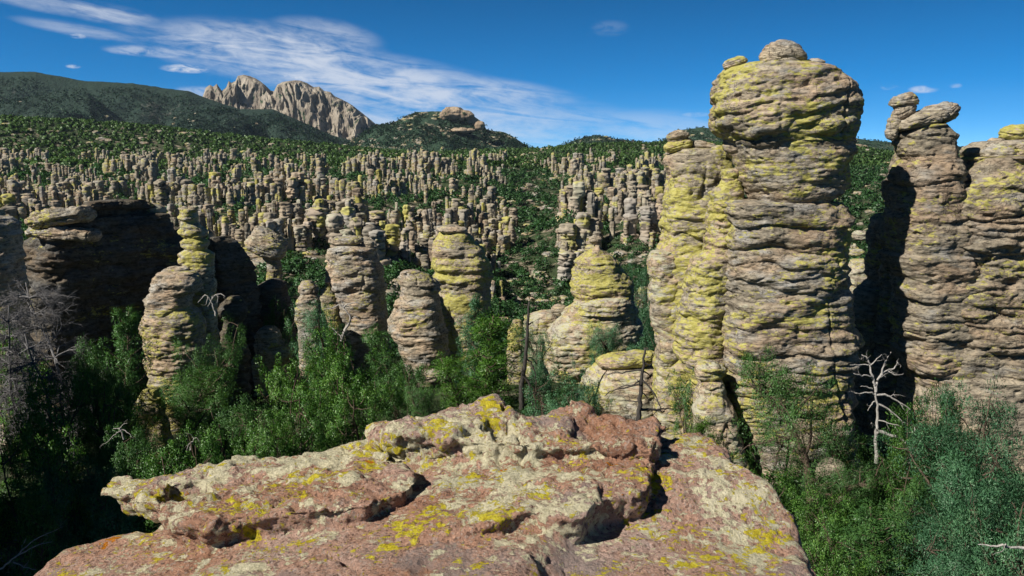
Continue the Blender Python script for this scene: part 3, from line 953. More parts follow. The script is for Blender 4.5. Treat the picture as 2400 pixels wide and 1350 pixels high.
# ------------------------------------------------------------------ the large rock towers, traced from the photograph and set at their distances
def build_towers():
    R = rock_thing
    # --- the balanced-head pinnacle
    head = loft([(155, 1722, 1895), (161, 1700, 1928), (172, 1684, 1954), (199, 1674, 1984), (238, 1666, 1996), (266, 1664, 1998), (294, 1668, 1996), (312, 1680, 1990), (322, 1694, 1984), (330, 1704, 1978)],
                46, 101, res=0.055, depth=0.92, sect=2.8, s=1.0, bed=1.0, foot=False, cap=0.05, ruggedness=1.0, tilt=-0.22)
    jaw = loft([(316, 1700, 1980), (334, 1698, 1992), (357, 1710, 1991), (385, 1723, 1982), (417, 1731, 1977), (437, 1738, 1973), (456, 1747, 1958), (470, 1756, 1930), (480, 1768, 1900)],
               46.1, 103, res=0.055, depth=0.9, sect=2.4, s=1.0, bed=0.95, foot=False, cap=0.1)
    shaft = loft([(474, 1684, 1950), (484, 1682, 1962), (505, 1686, 1974), (530, 1690, 1978), (560, 1690, 1975), (600, 1688, 1980), (640, 1685, 1976), (690, 1681, 1984), (725, 1678, 1982), (760, 1673, 1994), (800, 1676, 1996),
                  (840, 1684, 1990), (868, 1690, 1984), (900, 1692, 1984), (950, 1697, 1988), (1000, 1712, 1994), (1070, 1730, 2002), (1140, 1736, 2012)],
                 46.2, 107, res=0.055, depth=0.85, sect=2.9, s=1.0, bed=1.0, cap=0.08, ruggedness=1.15)
    flank = loft([(473, 1666, 1730), (500, 1660, 1730), (540, 1655, 1725), (590, 1648, 1720), (606, 1626, 1720), (640, 1612, 1715), (660, 1606, 1710), (700, 1598, 1710), (740, 1590, 1710), (765, 1582, 1710), (800, 1580, 1705), (830, 1584, 1705),
                  (860, 1600, 1705), (880, 1612, 1705)], 46.6, 109, res=0.06, depth=1.3, sect=2.3, s=0.75, bed=0.8, cap=0.2)
    spur = loft([(893, 1641, 1692), (916, 1631, 1706), (956, 1624, 1720), (995, 1627, 1727), (1035, 1632, 1738), (1080, 1650, 1750)], 43.8, 113, res=0.06, depth=1.1, sect=2.4, s=0.6, bed=1.2, cap=0.3)
    knuckle = boulder(1660, 868, 43.8, 38, 24, 117, rot=-6, depth=1.0, res=0.05, s=0.6, rugged=1.5)
    chock = boulder(1905, 470, 45.0, 34, 14, 119, depth=1.6, res=0.06, s=0.4)
    neck = loft([(400, 1694, 1738), (430, 1690, 1740), (452, 1668, 1742), (478, 1668, 1742)], 46.4, 121, res=0.06, depth=1.0, s=0.5, bed=0.6, cap=0.3, foot=False)
    R("rock_pinnacle", "tallest rock pinnacle, balancing a huge rounded head on a narrower banded shaft", "rock pinnacle",
      [("head_rock", head, M_HEAD), ("jaw_rock", jaw, M_PINNACLE), ("shaft", shaft, M_PINNACLE), ("lichened_flank", flank, M_YELLOW), ("side_knob", neck, M_YELLOW),
       ("spur", spur, M_PALE), ("spur_knuckle", knuckle, M_PALE), ("chockstone", chock, M_PINNACLE)])
    R("boulder", "round boulder perched on the crown of the tallest pinnacle", "boulder", [("boulder", boulder(1836, 134, 44.6, 52, 37, 131, rot=-4, res=0.035, s=0.42, power=1.9, rugged=0.9), M_GREY)])
    R("boulder", "small flat stone beside the round boulder on the tallest pinnacle", "boulder", [("boulder", boulder(1905, 149, 44.8, 27, 10, 133, rot=4, res=0.04, s=0.3), M_GREY)])
    R("boulder", "low stone at the sunny edge of the tallest pinnacle's crown", "boulder", [("boulder", boulder(1722, 148, 45.4, 28, 12, 134, rot=14, res=0.04, s=0.35), M_GREY)])
    # --- the companion column beside it
    col = loft([(352, 1585, 1690), (362, 1566, 1702), (385, 1560, 1708), (400, 1558, 1712), (440, 1560, 1716), (470, 1556, 1722), (520, 1549, 1716), (560, 1546, 1712), (590, 1545, 1710), (602, 1540, 1706),
                (640, 1532, 1702), (650, 1530, 1700), (700, 1528, 1698), (760, 1528, 1690), (790, 1538, 1690)], 50, 141, res=0.06, depth=0.9, sect=2.6, s=0.9, bed=0.95, cap=0.1)
    shoulder = loft([(590, 1524, 1580), (600, 1520, 1600), (641, 1513, 1600), (652, 1526, 1610), (700, 1521, 1610), (760, 1526, 1610), (800, 1540, 1610)], 49.2, 143, res=0.06, depth=1.0, sect=2.5, s=0.5, bed=1.1, cap=0.15)
    R("rock_pinnacle", "tall column crusted with yellow lichen, close beside the balanced-head pinnacle", "rock pinnacle", [("column", col, M_YELLOW), ("shoulder", shoulder, M_PALE)])
    R("boulder", "stacked knob of two boulders on the tall yellow-lichened column", "boulder", [("boulder", boulder(1588, 322, 50, 26, 16, 151, rot=10, res=0.05, s=0.5), M_GREY), ("lower_boulder", boulder(1590, 341, 50, 32, 14, 152, rot=12, res=0.05, s=0.5), M_YELLOW)])
    R("boulder", "flat brown slab lying on the tall yellow-lichened column", "boulder", [("boulder", boulder(1648, 342, 50.4, 34, 11, 153, rot=-8, res=0.05, s=0.4), M_GREY)])
    R("boulder", "wedge of rock leaning against the balanced-head pinnacle's neck", "boulder", [("boulder", boulder(1690, 358, 49.6, 28, 16, 154, rot=-12, res=0.05, s=0.4), M_YELLOW)])
    # --- the wall with its knobbed tower at the edge of the view
    tower = loft([(375, 2119, 2243), (393, 2101, 2243), (417, 2090, 2246), (440, 2090, 2250), (456, 2093, 2252), (480, 2094, 2256), (496, 2098, 2250), (506, 2086, 2262), (530, 2080, 2270), (555, 2078, 2275), (579, 2080, 2278), (589, 2084, 2272),
                  (595, 2075, 2280), (619, 2082, 2285), (650, 2096, 2285), (678, 2102, 2285), (714, 2094, 2290), (757, 2099, 2290), (817, 2101, 2290), (849, 2115, 2290), (890, 2138, 2290), (940, 2144, 2290)],
                 48.5, 161, res=0.06, depth=1.0, sect=2.7, s=1.0, bed=0.95, cap=0.1, ruggedness=1.25)
    neck = loft([(297, 2120, 2215), (315, 2104, 2234), (335, 2103, 2237), (352, 2106, 2236), (366, 2112, 2238), (380, 2120, 2243)], 48.5, 163, res=0.055, depth=0.9, s=0.7, bed=0.7, foot=False, cap=0.25)
    wall = loft([(372, 2262, 2960), (385, 2254, 2970), (400, 2240, 2980), (425, 2212, 2990), (445, 2165, 2990), (500, 2145, 2990), (600, 2145, 2990), (700, 2150, 2990), (800, 2150, 2990), (852, 2150, 2990), (866, 2150, 2990), (920, 2140, 2990)],
                49.7, 167, res=0.065, depth=0.34, sect=5, s=1.0, bed=1.15, cap=0.04, ruggedness=1.45)
    ledge = loft([(334, 2296, 2990), (345, 2272, 2990), (360, 2266, 2990), (378, 2290, 2990)], 50.2, 169, res=0.06, depth=0.30, sect=4, s=0.7, bed=0.5, foot=False, cap=0.03)
    back = loft([(505, 2056, 2130), (515, 2044, 2140), (556, 2036, 2150), (615, 2032, 2150), (655, 2030, 2150), (675, 2010, 2150), (706, 1993, 2150), (740, 1990, 2150), (810, 1993, 2150), (870, 2000, 2150)],
                53.4, 171, res=0.08, depth=0.7, sect=2.5, s=0.8, bed=1.1, cap=0.2)
    back2 = loft([(326, 2090, 2130), (345, 2102, 2140), (385, 2096, 2150), (400, 2085, 2150), (425, 2070, 2150), (456, 2073, 2150), (500, 2076, 2150), (560, 2070, 2150)], 51.8, 172, res=0.08, depth=0.9, sect=2.3, s=0.7, bed=1.0, cap=0.2)
    base = loft([(862, 2150, 3000), (880, 2130, 3000), (940, 2120, 3000)], 49.3, 173, res=0.08, depth=0.34, sect=4.5, s=0.9, bed=2.6, cap=0.05, ruggedness=0.6)
    R("rock_wall", "massive banded rock wall with a knob-headed tower on its end", "rock wall",
      [("tower", tower, M_WALL), ("tower_neck", neck, M_WALL), ("wall_face", wall, M_WALL), ("summit_ledge", ledge, M_GREY), ("shaded_buttress", back, M_WALL), ("side_buttress", back2, M_WALL), ("wall_foot", base, M_FOOT)])
    R("boulder", "small round knob of rock topping the knob-headed tower", "boulder", [("boulder", boulder(2121, 240, 48.5, 30, 20, 181, rot=8, res=0.045, s=0.45), M_GREY), ("lower_knob", boulder(2118, 262, 48.5, 27, 17, 182, rot=30, res=0.045, s=0.4), M_GREY)])
    R("boulder", "long arm-like boulder tilted up across the knob-headed tower", "boulder", [("boulder", boulder(2172, 274, 48.2, 70, 19, 183, rot=17, res=0.045, s=0.5, depth=0.6, power=2.5), M_GREY), ("arm_end", boulder(2212, 264, 48.2, 29, 24, 185, rot=20, res=0.045, s=0.5), M_GREY)])
    R("boulder", "upright slab hanging at the sunny side of the knob-headed tower", "boulder", [("boulder", boulder(2093, 298, 48.5, 15, 29, 184, rot=-8, res=0.045, s=0.4, depth=1.4), M_GREY)])
    R("boulder", "rounded yellowish boulder on the ledge of the massive wall", "boulder", [("boulder", boulder(2386, 312, 50.4, 38, 20, 186, res=0.05, s=0.5), M_YELLOW)])
    R("boulder", "thin stone lying on the ledge of the massive wall", "boulder", [("boulder", boulder(2334, 329, 50.4, 17, 5, 187, res=0.05, s=0.3), M_GREY)])
    # --- middle distance
    R("rock_pinnacle", "thick yellow-banded pinnacle with smooth tan base, behind the cracked stack", "rock pinnacle",
      [("pinnacle", loft([(540, 1032, 1090), (550, 1028, 1105), (569, 1017, 1116), (588, 1013, 1139), (606, 1012, 1146), (622, 1012, 1150), (632, 1017, 1149), (648, 1014, 1153), (660, 1028, 1150), (700, 1026, 1150), (756, 1036, 1148), (830, 1040, 1142)],
                         95, 201, res=0.1, depth=0.95, s=1.0, bed=1.25, cap=0.25), M_YELLOW)])
    R("boulder", "flat cap stone on the thick yellow-banded pinnacle", "boulder", [("boulder", boulder(1060, 538, 94, 36, 9, 202, rot=-3, res=0.09, s=0.6), M_GREY)])
    R("rock_pinnacle", "broad flat-topped pinnacle with a ledge of smaller stones on its cap", "rock pinnacle",
      [("pinnacle", loft([(575, 790, 846), (582, 766, 880), (595, 763, 881), (606, 766, 884), (612, 771, 886), (625, 763, 895), (655, 764, 900), (672, 770, 903), (678, 778, 900), (700, 777, 900), (756, 799, 911), (815, 804, 912)],
                         88, 211, res=0.1, depth=0.95, s=1.0, bed=1.1, cap=0.1), M_GREY)])
    R("boulder", "thin slab capping the broad flat-topped pinnacle", "boulder", [("boulder", boulder(814, 564, 88, 36, 10, 212, rot=2, res=0.09, s=0.5, power=3), M_GREY)])
    R("boulder", "small stump of rock beside the slab on the broad flat-topped pinnacle", "boulder", [("boulder", boulder(862, 574, 88, 16, 10, 213, res=0.09, s=0.4), M_GREY)])
    R("rock_pinnacle", "short knob-topped spire clinging to the side of the broad flat-topped pinnacle", "rock pinnacle",
      [("pinnacle", loft([(662, 761, 774), (672, 760, 776), (678, 752, 780), (690, 750, 786), (720, 756, 794), (760, 770, 800), (800, 780, 810)], 86, 215, res=0.1, s=0.5, bed=0.8), M_YELLOW)])
    R("rock_pinnacle", "stack of rounded grey layers split by a vertical crack, yellow-edged", "rock pinnacle",
      [("upper_stack", loft([(637, 940, 980), (645, 934, 1005), (655, 932, 1019), (668, 933, 1034), (680, 938, 1033), (687, 946, 1026), (700, 942, 1029)], 78, 221, res=0.09, depth=0.95, s=0.8, bed=0.7, foot=False, cap=0.2), M_GREY),
       ("stack", loft([(696, 945, 1028), (706, 925, 1032), (722, 922, 1036), (734, 917, 1038), (756, 910, 1041), (780, 914, 1047), (800, 930, 1050), (830, 938, 1050), (850, 948, 1046), (900, 966, 1034)],
                         78, 223, res=0.09, depth=0.95, s=0.85, bed=0.8, cap=0.1), M_GREY)])
    R("rock_pinnacle", "bell-shaped yellow pinnacle with broad layered skirts and a tiny cap", "rock pinnacle",
      [("bell", loft([(576, 1392, 1406), (584, 1380, 1412), (600, 1360, 1436), (610, 1350, 1448), (625, 1350, 1454), (632, 1344, 1460), (646, 1342, 1477), (662, 1336, 1486), (680, 1336, 1486), (696, 1348, 1485), (706, 1352, 1470)],
                     80, 231, res=0.09, depth=0.95, s=0.9, bed=0.95, foot=False, cap=0.5), M_YELLOW),
       ("collar", loft([(692, 1380, 1478), (704, 1345, 1484), (719, 1340, 1482), (728, 1336, 1480)], 79.5, 233, res=0.09, depth=0.95, s=0.6, bed=0.6, foot=False, cap=0.1), M_PALE),
       ("skirt", loft([(716, 1336, 1490), (737, 1316, 1496), (750, 1306, 1503), (765, 1292, 1506), (780, 1280, 1506), (800, 1270, 1502), (815, 1268, 1490), (850, 1272, 1440), (900, 1285, 1420)], 80, 235, res=0.09, depth=0.8, s=0.9, bed=1.0, cap=0.05), M_PALE)])
    R("boulder", "tiny layered cap stone on the tip of the bell-shaped pinnacle", "boulder", [("boulder", boulder(1396, 562, 80, 16, 10, 237, rot=-4, res=0.08, s=0.4), M_GREY)])
    R("rock_pinnacle", "small grey stack of four pebble-like layers, narrowing upward", "rock pinnacle",
      [("pinnacle", loft([(662, 706, 733), (672, 700, 744), (683, 698, 747), (690, 706, 744), (697, 697, 751), (707, 692, 752), (716, 698, 749), (724, 688, 753), (745, 690, 752), (770, 698, 748)], 92, 241, res=0.1, s=0.6, bed=0.7, cap=0.4), M_GREY)])
    R("rock_pinnacle", "slender tower of precariously stacked blocks above a shorter grey shelf", "rock pinnacle",
      [("pinnacle", loft([(490, 424, 461), (513, 422, 463), (522, 428, 462), (530, 426, 470), (541, 423, 484), (552, 426, 484), (557, 436, 470), (566, 422, 488), (576, 422, 490), (584, 434, 484), (594, 420, 498), (616, 417, 502), (625, 434, 500), (645, 440, 504), (700, 440, 506)],
                         63, 251, res=0.07, s=0.6, bed=0.7, cap=0.1), M_PALE)])
    R("boulder", "small loose stone on top of the slender stacked tower", "boulder", [("boulder", boulder(432, 490, 63, 9, 7, 252, res=0.06, s=0.25), M_GREY)])
    R("boulder", "second loose stone on the slender stacked tower, paler and wider", "boulder", [("boulder", boulder(453, 488, 63, 12, 6, 253, res=0.06, s=0.25), M_PALE)])
    R("rock_pinnacle", "stout banded pillar with grey layered top and yellow lichened foot", "rock pinnacle",
      [("layered_top", loft([(640, 368, 462), (650, 360, 468), (664, 357, 472), (680, 356, 470), (690, 350, 450), (700, 344, 446), (716, 346, 446), (728, 350, 450)], 60, 261, res=0.065, s=0.65, bed=0.55, foot=False, cap=0.08), M_GREY),
       ("pillar", loft([(720, 346, 450), (735, 338, 468), (752, 330, 478), (780, 333, 478), (812, 343, 476), (830, 348, 470), (847, 345, 468), (880, 352, 462), (930, 360, 448)], 60, 263, res=0.065, s=0.75, bed=0.8, cap=0.05), M_YPILLAR)])
    R("boulder", "flat stone step on the shelf below the slender stacked tower", "boulder", [("boulder", boulder(412, 633, 61, 32, 8, 262, rot=5, res=0.06, s=0.3), M_GREY)])
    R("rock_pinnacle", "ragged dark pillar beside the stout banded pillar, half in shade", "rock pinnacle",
      [("pinnacle", loft([(696, 532, 560), (712, 512, 577), (730, 510, 578), (748, 525, 570), (765, 524, 560), (780, 520, 573), (830, 522, 582), (880, 524, 584)], 66, 271, res=0.08, s=0.7, bed=0.9, cap=0.2), M_SHADED)])
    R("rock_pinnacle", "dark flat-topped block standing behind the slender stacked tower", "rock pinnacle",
      [("pinnacle", loft([(558, 492, 534), (566, 488, 548), (590, 490, 568), (630, 498, 588), (700, 504, 602), (770, 506, 606)], 76, 281, res=0.1, s=0.9, bed=0.8, sect=[(-1, 0.4), (-0.7, -0.9), (-0.2, -1), (1, 0.7), (0.4, 1)]), M_SHADED)])
    R("rock_pinnacle", "hoodoo with a tilted slab-layered head on a thin neck", "rock pinnacle",
      [("neck", loft([(600, 612, 660), (612, 622, 656), (625, 626, 658), (650, 624, 662), (690, 622, 664)], 84, 293, res=0.09, s=0.5, bed=0.9, cap=0.2), M_PINNACLE),
       ("head_rock", boulder(626, 572, 84, 47, 31, 291, rot=-27, res=0.08, s=0.9, depth=0.9, rugged=1.3, power=2.6), M_GREY)])
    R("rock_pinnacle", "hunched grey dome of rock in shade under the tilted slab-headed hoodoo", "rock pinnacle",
      [("pinnacle", loft([(658, 622, 658), (668, 604, 668), (683, 597, 674), (697, 598, 678), (730, 600, 688), (790, 602, 692)], 80, 301, res=0.09, s=0.8, bed=0.8, cap=0.3), M_SHADED)])
    R("rock_pinnacle", "squat pale mound of flat layers low among the dark trees", "rock pinnacle",
      [("pinnacle", loft([(768, 610, 646), (778, 604, 656), (790, 602, 660), (797, 600, 662), (804, 599, 676), (812, 596, 686), (830, 592, 688), (852, 592, 672), (890, 598, 676)], 74, 311, res=0.08, s=0.75, bed=0.65, cap=0.2), M_GREY)])
    # the block with its sunlit edge: shade painted into its body, lit slabs grey
    blk = [(-1, 0.35), (-0.75, -0.45), (-0.25, -0.95), (-0.05, -0.9), (0.35, -0.1), (1, 0.9), (0.55, 1.2), (-0.5, 1.1)]
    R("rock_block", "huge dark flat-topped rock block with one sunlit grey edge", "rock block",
      [("cap_slab", loft([(474, 205, 312), (482, 190, 324), (495, 150, 331), (508, 120, 334), (516, 90, 336)], 68, 321, res=0.08, s=0.9, bed=0.6, sect=blk, depth=0.9, foot=False, cap=0.1, ruggedness=1.8), M_SHADED),
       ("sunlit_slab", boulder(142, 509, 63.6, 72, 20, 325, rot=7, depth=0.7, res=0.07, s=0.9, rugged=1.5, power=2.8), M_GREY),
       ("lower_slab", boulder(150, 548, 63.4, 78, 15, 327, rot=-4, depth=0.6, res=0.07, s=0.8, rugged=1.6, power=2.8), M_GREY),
       ("block", loft([(510, 84, 338), (530, 74, 352), (548, 72, 366), (565, 58, 378), (582, 48, 388), (610, 45, 397), (640, 45, 400), (690, 46, 384), (750, 50, 352), (830, 56, 340)], 67, 323, res=0.085, s=0.95, bed=1.0, sect=blk, depth=0.9, cap=0.04, ruggedness=1.7), M_SHADED)])
    R("rock_block", "pale layered shelf jutting out from behind the huge dark block", "rock block",
      [("shelf", loft([(478, 338, 370), (486, 330, 386), (500, 332, 388), (515, 334, 386), (530, 330, 392), (600, 330, 392)], 72, 331, res=0.09, s=0.6, bed=0.6, cap=0.15), M_PALE)])
    R("rock_block", "rounded grey rock at the very edge of the view below the far slope", "rock block",
      [("rock", loft([(512, -60, 20), (522, -80, 34), (545, -90, 42), (580, -90, 46), (660, -90, 50)], 56, 341, res=0.08, s=0.8, bed=0.7, cap=0.15), M_GREY)])
    # --- low rocks in front
    R("boulder", "big rounded yellowish boulder below the bell-shaped pinnacle", "boulder",
      [("boulder", loft([(858, 1398, 1566), (868, 1380, 1588), (885, 1368, 1597), (905, 1360, 1600), (940, 1352, 1600), (985, 1350, 1594), (1030, 1352, 1590)], 55, 351, res=0.06, s=0.75, bed=1.2, cap=0.1, ruggedness=0.8, depth=0.8,
             sect=[(-1, 0.3), (-0.6, -0.8), (0.1, -1), (0.55, -0.75), (1, 0.6), (0.3, 1)]), M_PALE)])
    R("boulder", "long flat boulder resting on the big rounded yellowish boulder", "boulder", [("boulder", boulder(1466, 843, 54.5, 71, 18, 353, rot=7, res=0.045, s=0.5, depth=0.6, power=2.6), M_YPILLAR)])
    R("boulder", "stubby yellow rock behind the bright green pine", "boulder", [("boulder", loft([(752, 1200, 1222), (762, 1192, 1228), (780, 1188, 1230), (815, 1188, 1232)], 78, 361, res=0.08, s=0.5, bed=0.8, cap=0.3), M_YELLOW)])
    R("boulder", "low pile-shaped rock beside the blackened snag", "boulder", [("boulder", loft([(732, 1262, 1300), (742, 1230, 1312), (756, 1226, 1318), (800, 1224, 1322)], 84, 363, res=0.09, s=0.6, bed=0.5, cap=0.2), M_PALE)])
    R("boulder", "small round rock at the skirt of the bell-shaped pinnacle", "boulder", [("boulder", boulder(1312, 727, 82, 20, 14, 365, res=0.08, s=0.5), M_GREY)])
    R("boulder", "low grey rock at the foot of the layered skirts, near the snag", "boulder", [("boulder", loft([(848, 1254, 1270), (858, 1244, 1280), (880, 1242, 1288), (915, 1240, 1292)], 70, 367, res=0.08, s=0.5, bed=0.6, cap=0.3), M_GREY)])
    R("boulder", "sunlit grey rock at the foot of the cracked stack", "boulder", [("boulder", boulder(1010, 877, 72, 26, 11, 369, res=0.07, s=0.4), M_GREY)])
    R("boulder", "leaning tan rock rib at the foot of the stout banded pillar", "boulder", [("boulder", loft([(914, 336, 374), (930, 322, 382), (960, 314, 388), (1000, 334, 396), (1040, 350, 404)], 50, 371, res=0.06, s=0.5, bed=0.9, cap=0.3), M_YPILLAR)])
    R("boulder", "tan rock lying among the shrubs below the juniper", "boulder", [("boulder", boulder(1935, 1100, 36, 48, 20, 373, rot=12, res=0.05, s=0.5), M_FOOT)])
    R("rock_pinnacle", "pale rock seen through the gap between pinnacle and wall", "rock pinnacle",
      [("pinnacle", loft([(612, 1996, 2040), (630, 1984, 2046), (660, 1980, 2046), (720, 1982, 2046)], 95, 381, res=0.1, s=0.9, bed=0.9, cap=0.3), M_PALE)])
    R("boulder", "small pale outcrop in the green gap beyond the wall", "boulder", [("boulder", boulder(2016, 552, 130, 20, 12, 383, res=0.12, s=0.8), M_PALE)])
    R("boulder", "low pale slab in the green gap beyond the wall", "boulder", [("boulder", boulder(2005, 592, 120, 22, 8, 385, res=0.12, s=0.8), M_PALE)])
    # unseen rock added on the sunny side to shade the trees in the corner
    R("rock_wall", "grey rock wall outside the view, added to shade the dark trees in the bottom corner", "rock wall",
      [("wall", loft_world(-31, 5, 10.0, 9, 13.0, 391), M_GREY)])
    R("rock_wall", "lower grey rock wall outside the view, added to shade trees under the grey dead trees", "rock wall", [("wall", loft_world(-44, 22, 9.5, 6.0, 11.0, 393), M_GREY)])


def loft_world(cx, cy, hw, top, dep, seed):
    """a plain rock mass given in metres"""
    n = 120
    zs = np.arange(gz(cx, cy) - 1.5, top, 0.18)
    sx, sy = section(2.8, n)
    tap = 1 - 0.18 * (zs - zs[0]) / (zs[-1] - zs[0])
    X = cx + hw * tap[:, None] * sx[None]
    Y = cy + dep * tap[:, None] * sy[None]
    Z = np.repeat(zs[:, None], n, 1)
    P = np.stack([X.ravel(), Y.ravel(), Z.ravel()], -1)
    d = rough(P, seed, 1.2, 1.2).reshape(Z.shape)
    X = X + d * sx[None]
    Y = Y + d * sy[None]
    V = np.stack([X.ravel(), Y.ravel(), Z.ravel()], -1)
    F = grid_faces(len(zs), n, True)
    i = np.arange(n)
    last = (len(zs) - 1) * n
    V = np.concatenate([V, [V[last:].mean(0) + np.array([0, 0, 0.8])]])
    return V, [F, np.stack([last + i, last + (i + 1) % n, np.full(n, len(V) - 1)], -1)]


M_HEAD = rock_material("head_rock_lichened", lichen=0.66, tone=1.02, warm=0.45, size=1.0, pale=0.2)
M_YPILLAR = rock_material("half_lichened_rock", lichen=0.70, tone=1.1, warm=0.45, size=1.0, pale=0.3)
M_FOOT = rock_material("smooth_tan_rock", lichen=0.22, tone=1.0, warm=1.0, size=1.4, pale=0.0)

# ------------------------------------------------------------------ the summit rock the viewpoint stands on
def poly_sdf(poly, X, Y):
    """signed distance to a plan polygon (negative inside) on a grid"""
    p = np.array(poly)
    q = np.roll(p, -1, 0)
    d = np.full(X.shape, 1e9)
    ins = np.zeros(X.shape, bool)
    for (ax, ay), (bx, by) in zip(p, q):
        ex, ey = bx - ax, by - ay
        t = np.clip(((X - ax) * ex + (Y - ay) * ey) / (ex * ex + ey * ey + 1e-12), 0, 1)
        d = np.minimum(d, np.hypot(X - ax - t * ex, Y - ay - t * ey))
        c = ((ay > Y) != (by > Y)) & (X < ex * (Y - ay) / (ey if abs(ey) > 1e-12 else 1e-12) + ax)
        ins ^= c
    return np.where(ins, -d, d)


def surface_nets(S, org, h):
    """naive surface nets of the zero level of the grid S"""
    nx, ny, nz = S.shape
    neg = S < 0
    c = np.zeros((nx - 1, ny - 1, nz - 1), np.int8)
    for i in (0, 1):
        for j in (0, 1):
            for k in (0, 1):
                c += neg[i:nx - 1 + i, j:ny - 1 + j, k:nz - 1 + k]
    act = (c > 0) & (c < 8)
    idx = np.full(act.shape, -1, np.int64)
    cells = np.argwhere(act)
    idx[act] = np.arange(len(cells))
    acc = np.zeros((len(cells), 3))
    cnt = np.zeros(len(cells))
    corners = [(i, j, k) for i in (0, 1) for j in (0, 1) for k in (0, 1)]
    val = {q: S[cells[:, 0] + q[0], cells[:, 1] + q[1], cells[:, 2] + q[2]] for q in corners}
    for a in corners:
        for ax in range(3):
            if a[ax] == 0:
                b = list(a)
                b[ax] = 1
                b = tuple(b)
                va, vb = val[a], val[b]
                cr = (va < 0) != (vb < 0)
                t = np.where(cr, va / np.where(cr, va - vb, 1), 0)
                pt = np.zeros((len(cells), 3))
                for q in range(3):
                    pt[:, q] = a[q]
                pt[:, ax] = t
                acc += pt * cr[:, None]
                cnt += cr
    V = (cells + acc / cnt[:, None]) * h + np.array(org)
    quads = []
    for ax in range(3):
        sl0 = [slice(None)] * 3
        sl1 = [slice(None)] * 3
        sl0[ax] = slice(0, -1)
        sl1[ax] = slice(1, None)
        a, b = neg[tuple(sl0)], neg[tuple(sl1)]
        e = np.argwhere(a != b)
        o1, o2 = (ax + 1) % 3, (ax + 2) % 3
        ok = (e[:, o1] > 0) & (e[:, o2] > 0) & (e[:, o1] < S.shape[o1] - 1) & (e[:, o2] < S.shape[o2] - 1)
        e = e[ok]
        fl = a[tuple(e.T)]

        def cell(d1, d2):
            q = e.copy()
            q[:, o1] -= d1
            q[:, o2] -= d2
            return idx[tuple(q.T)]
        f = np.stack([cell(1, 1), cell(0, 1), cell(0, 0), cell(1, 0)], -1)
        f[~fl] = f[~fl][:, ::-1]
        quads.append(f)
    F = np.concatenate(quads)
    return V, F[(F >= 0).all(1)]


def smin(a, b, k):
    h = np.clip(0.5 + 0.5 * (b - a) / k, 0, 1)
    return b * (1 - h) + a * h - k * h * (1 - h)


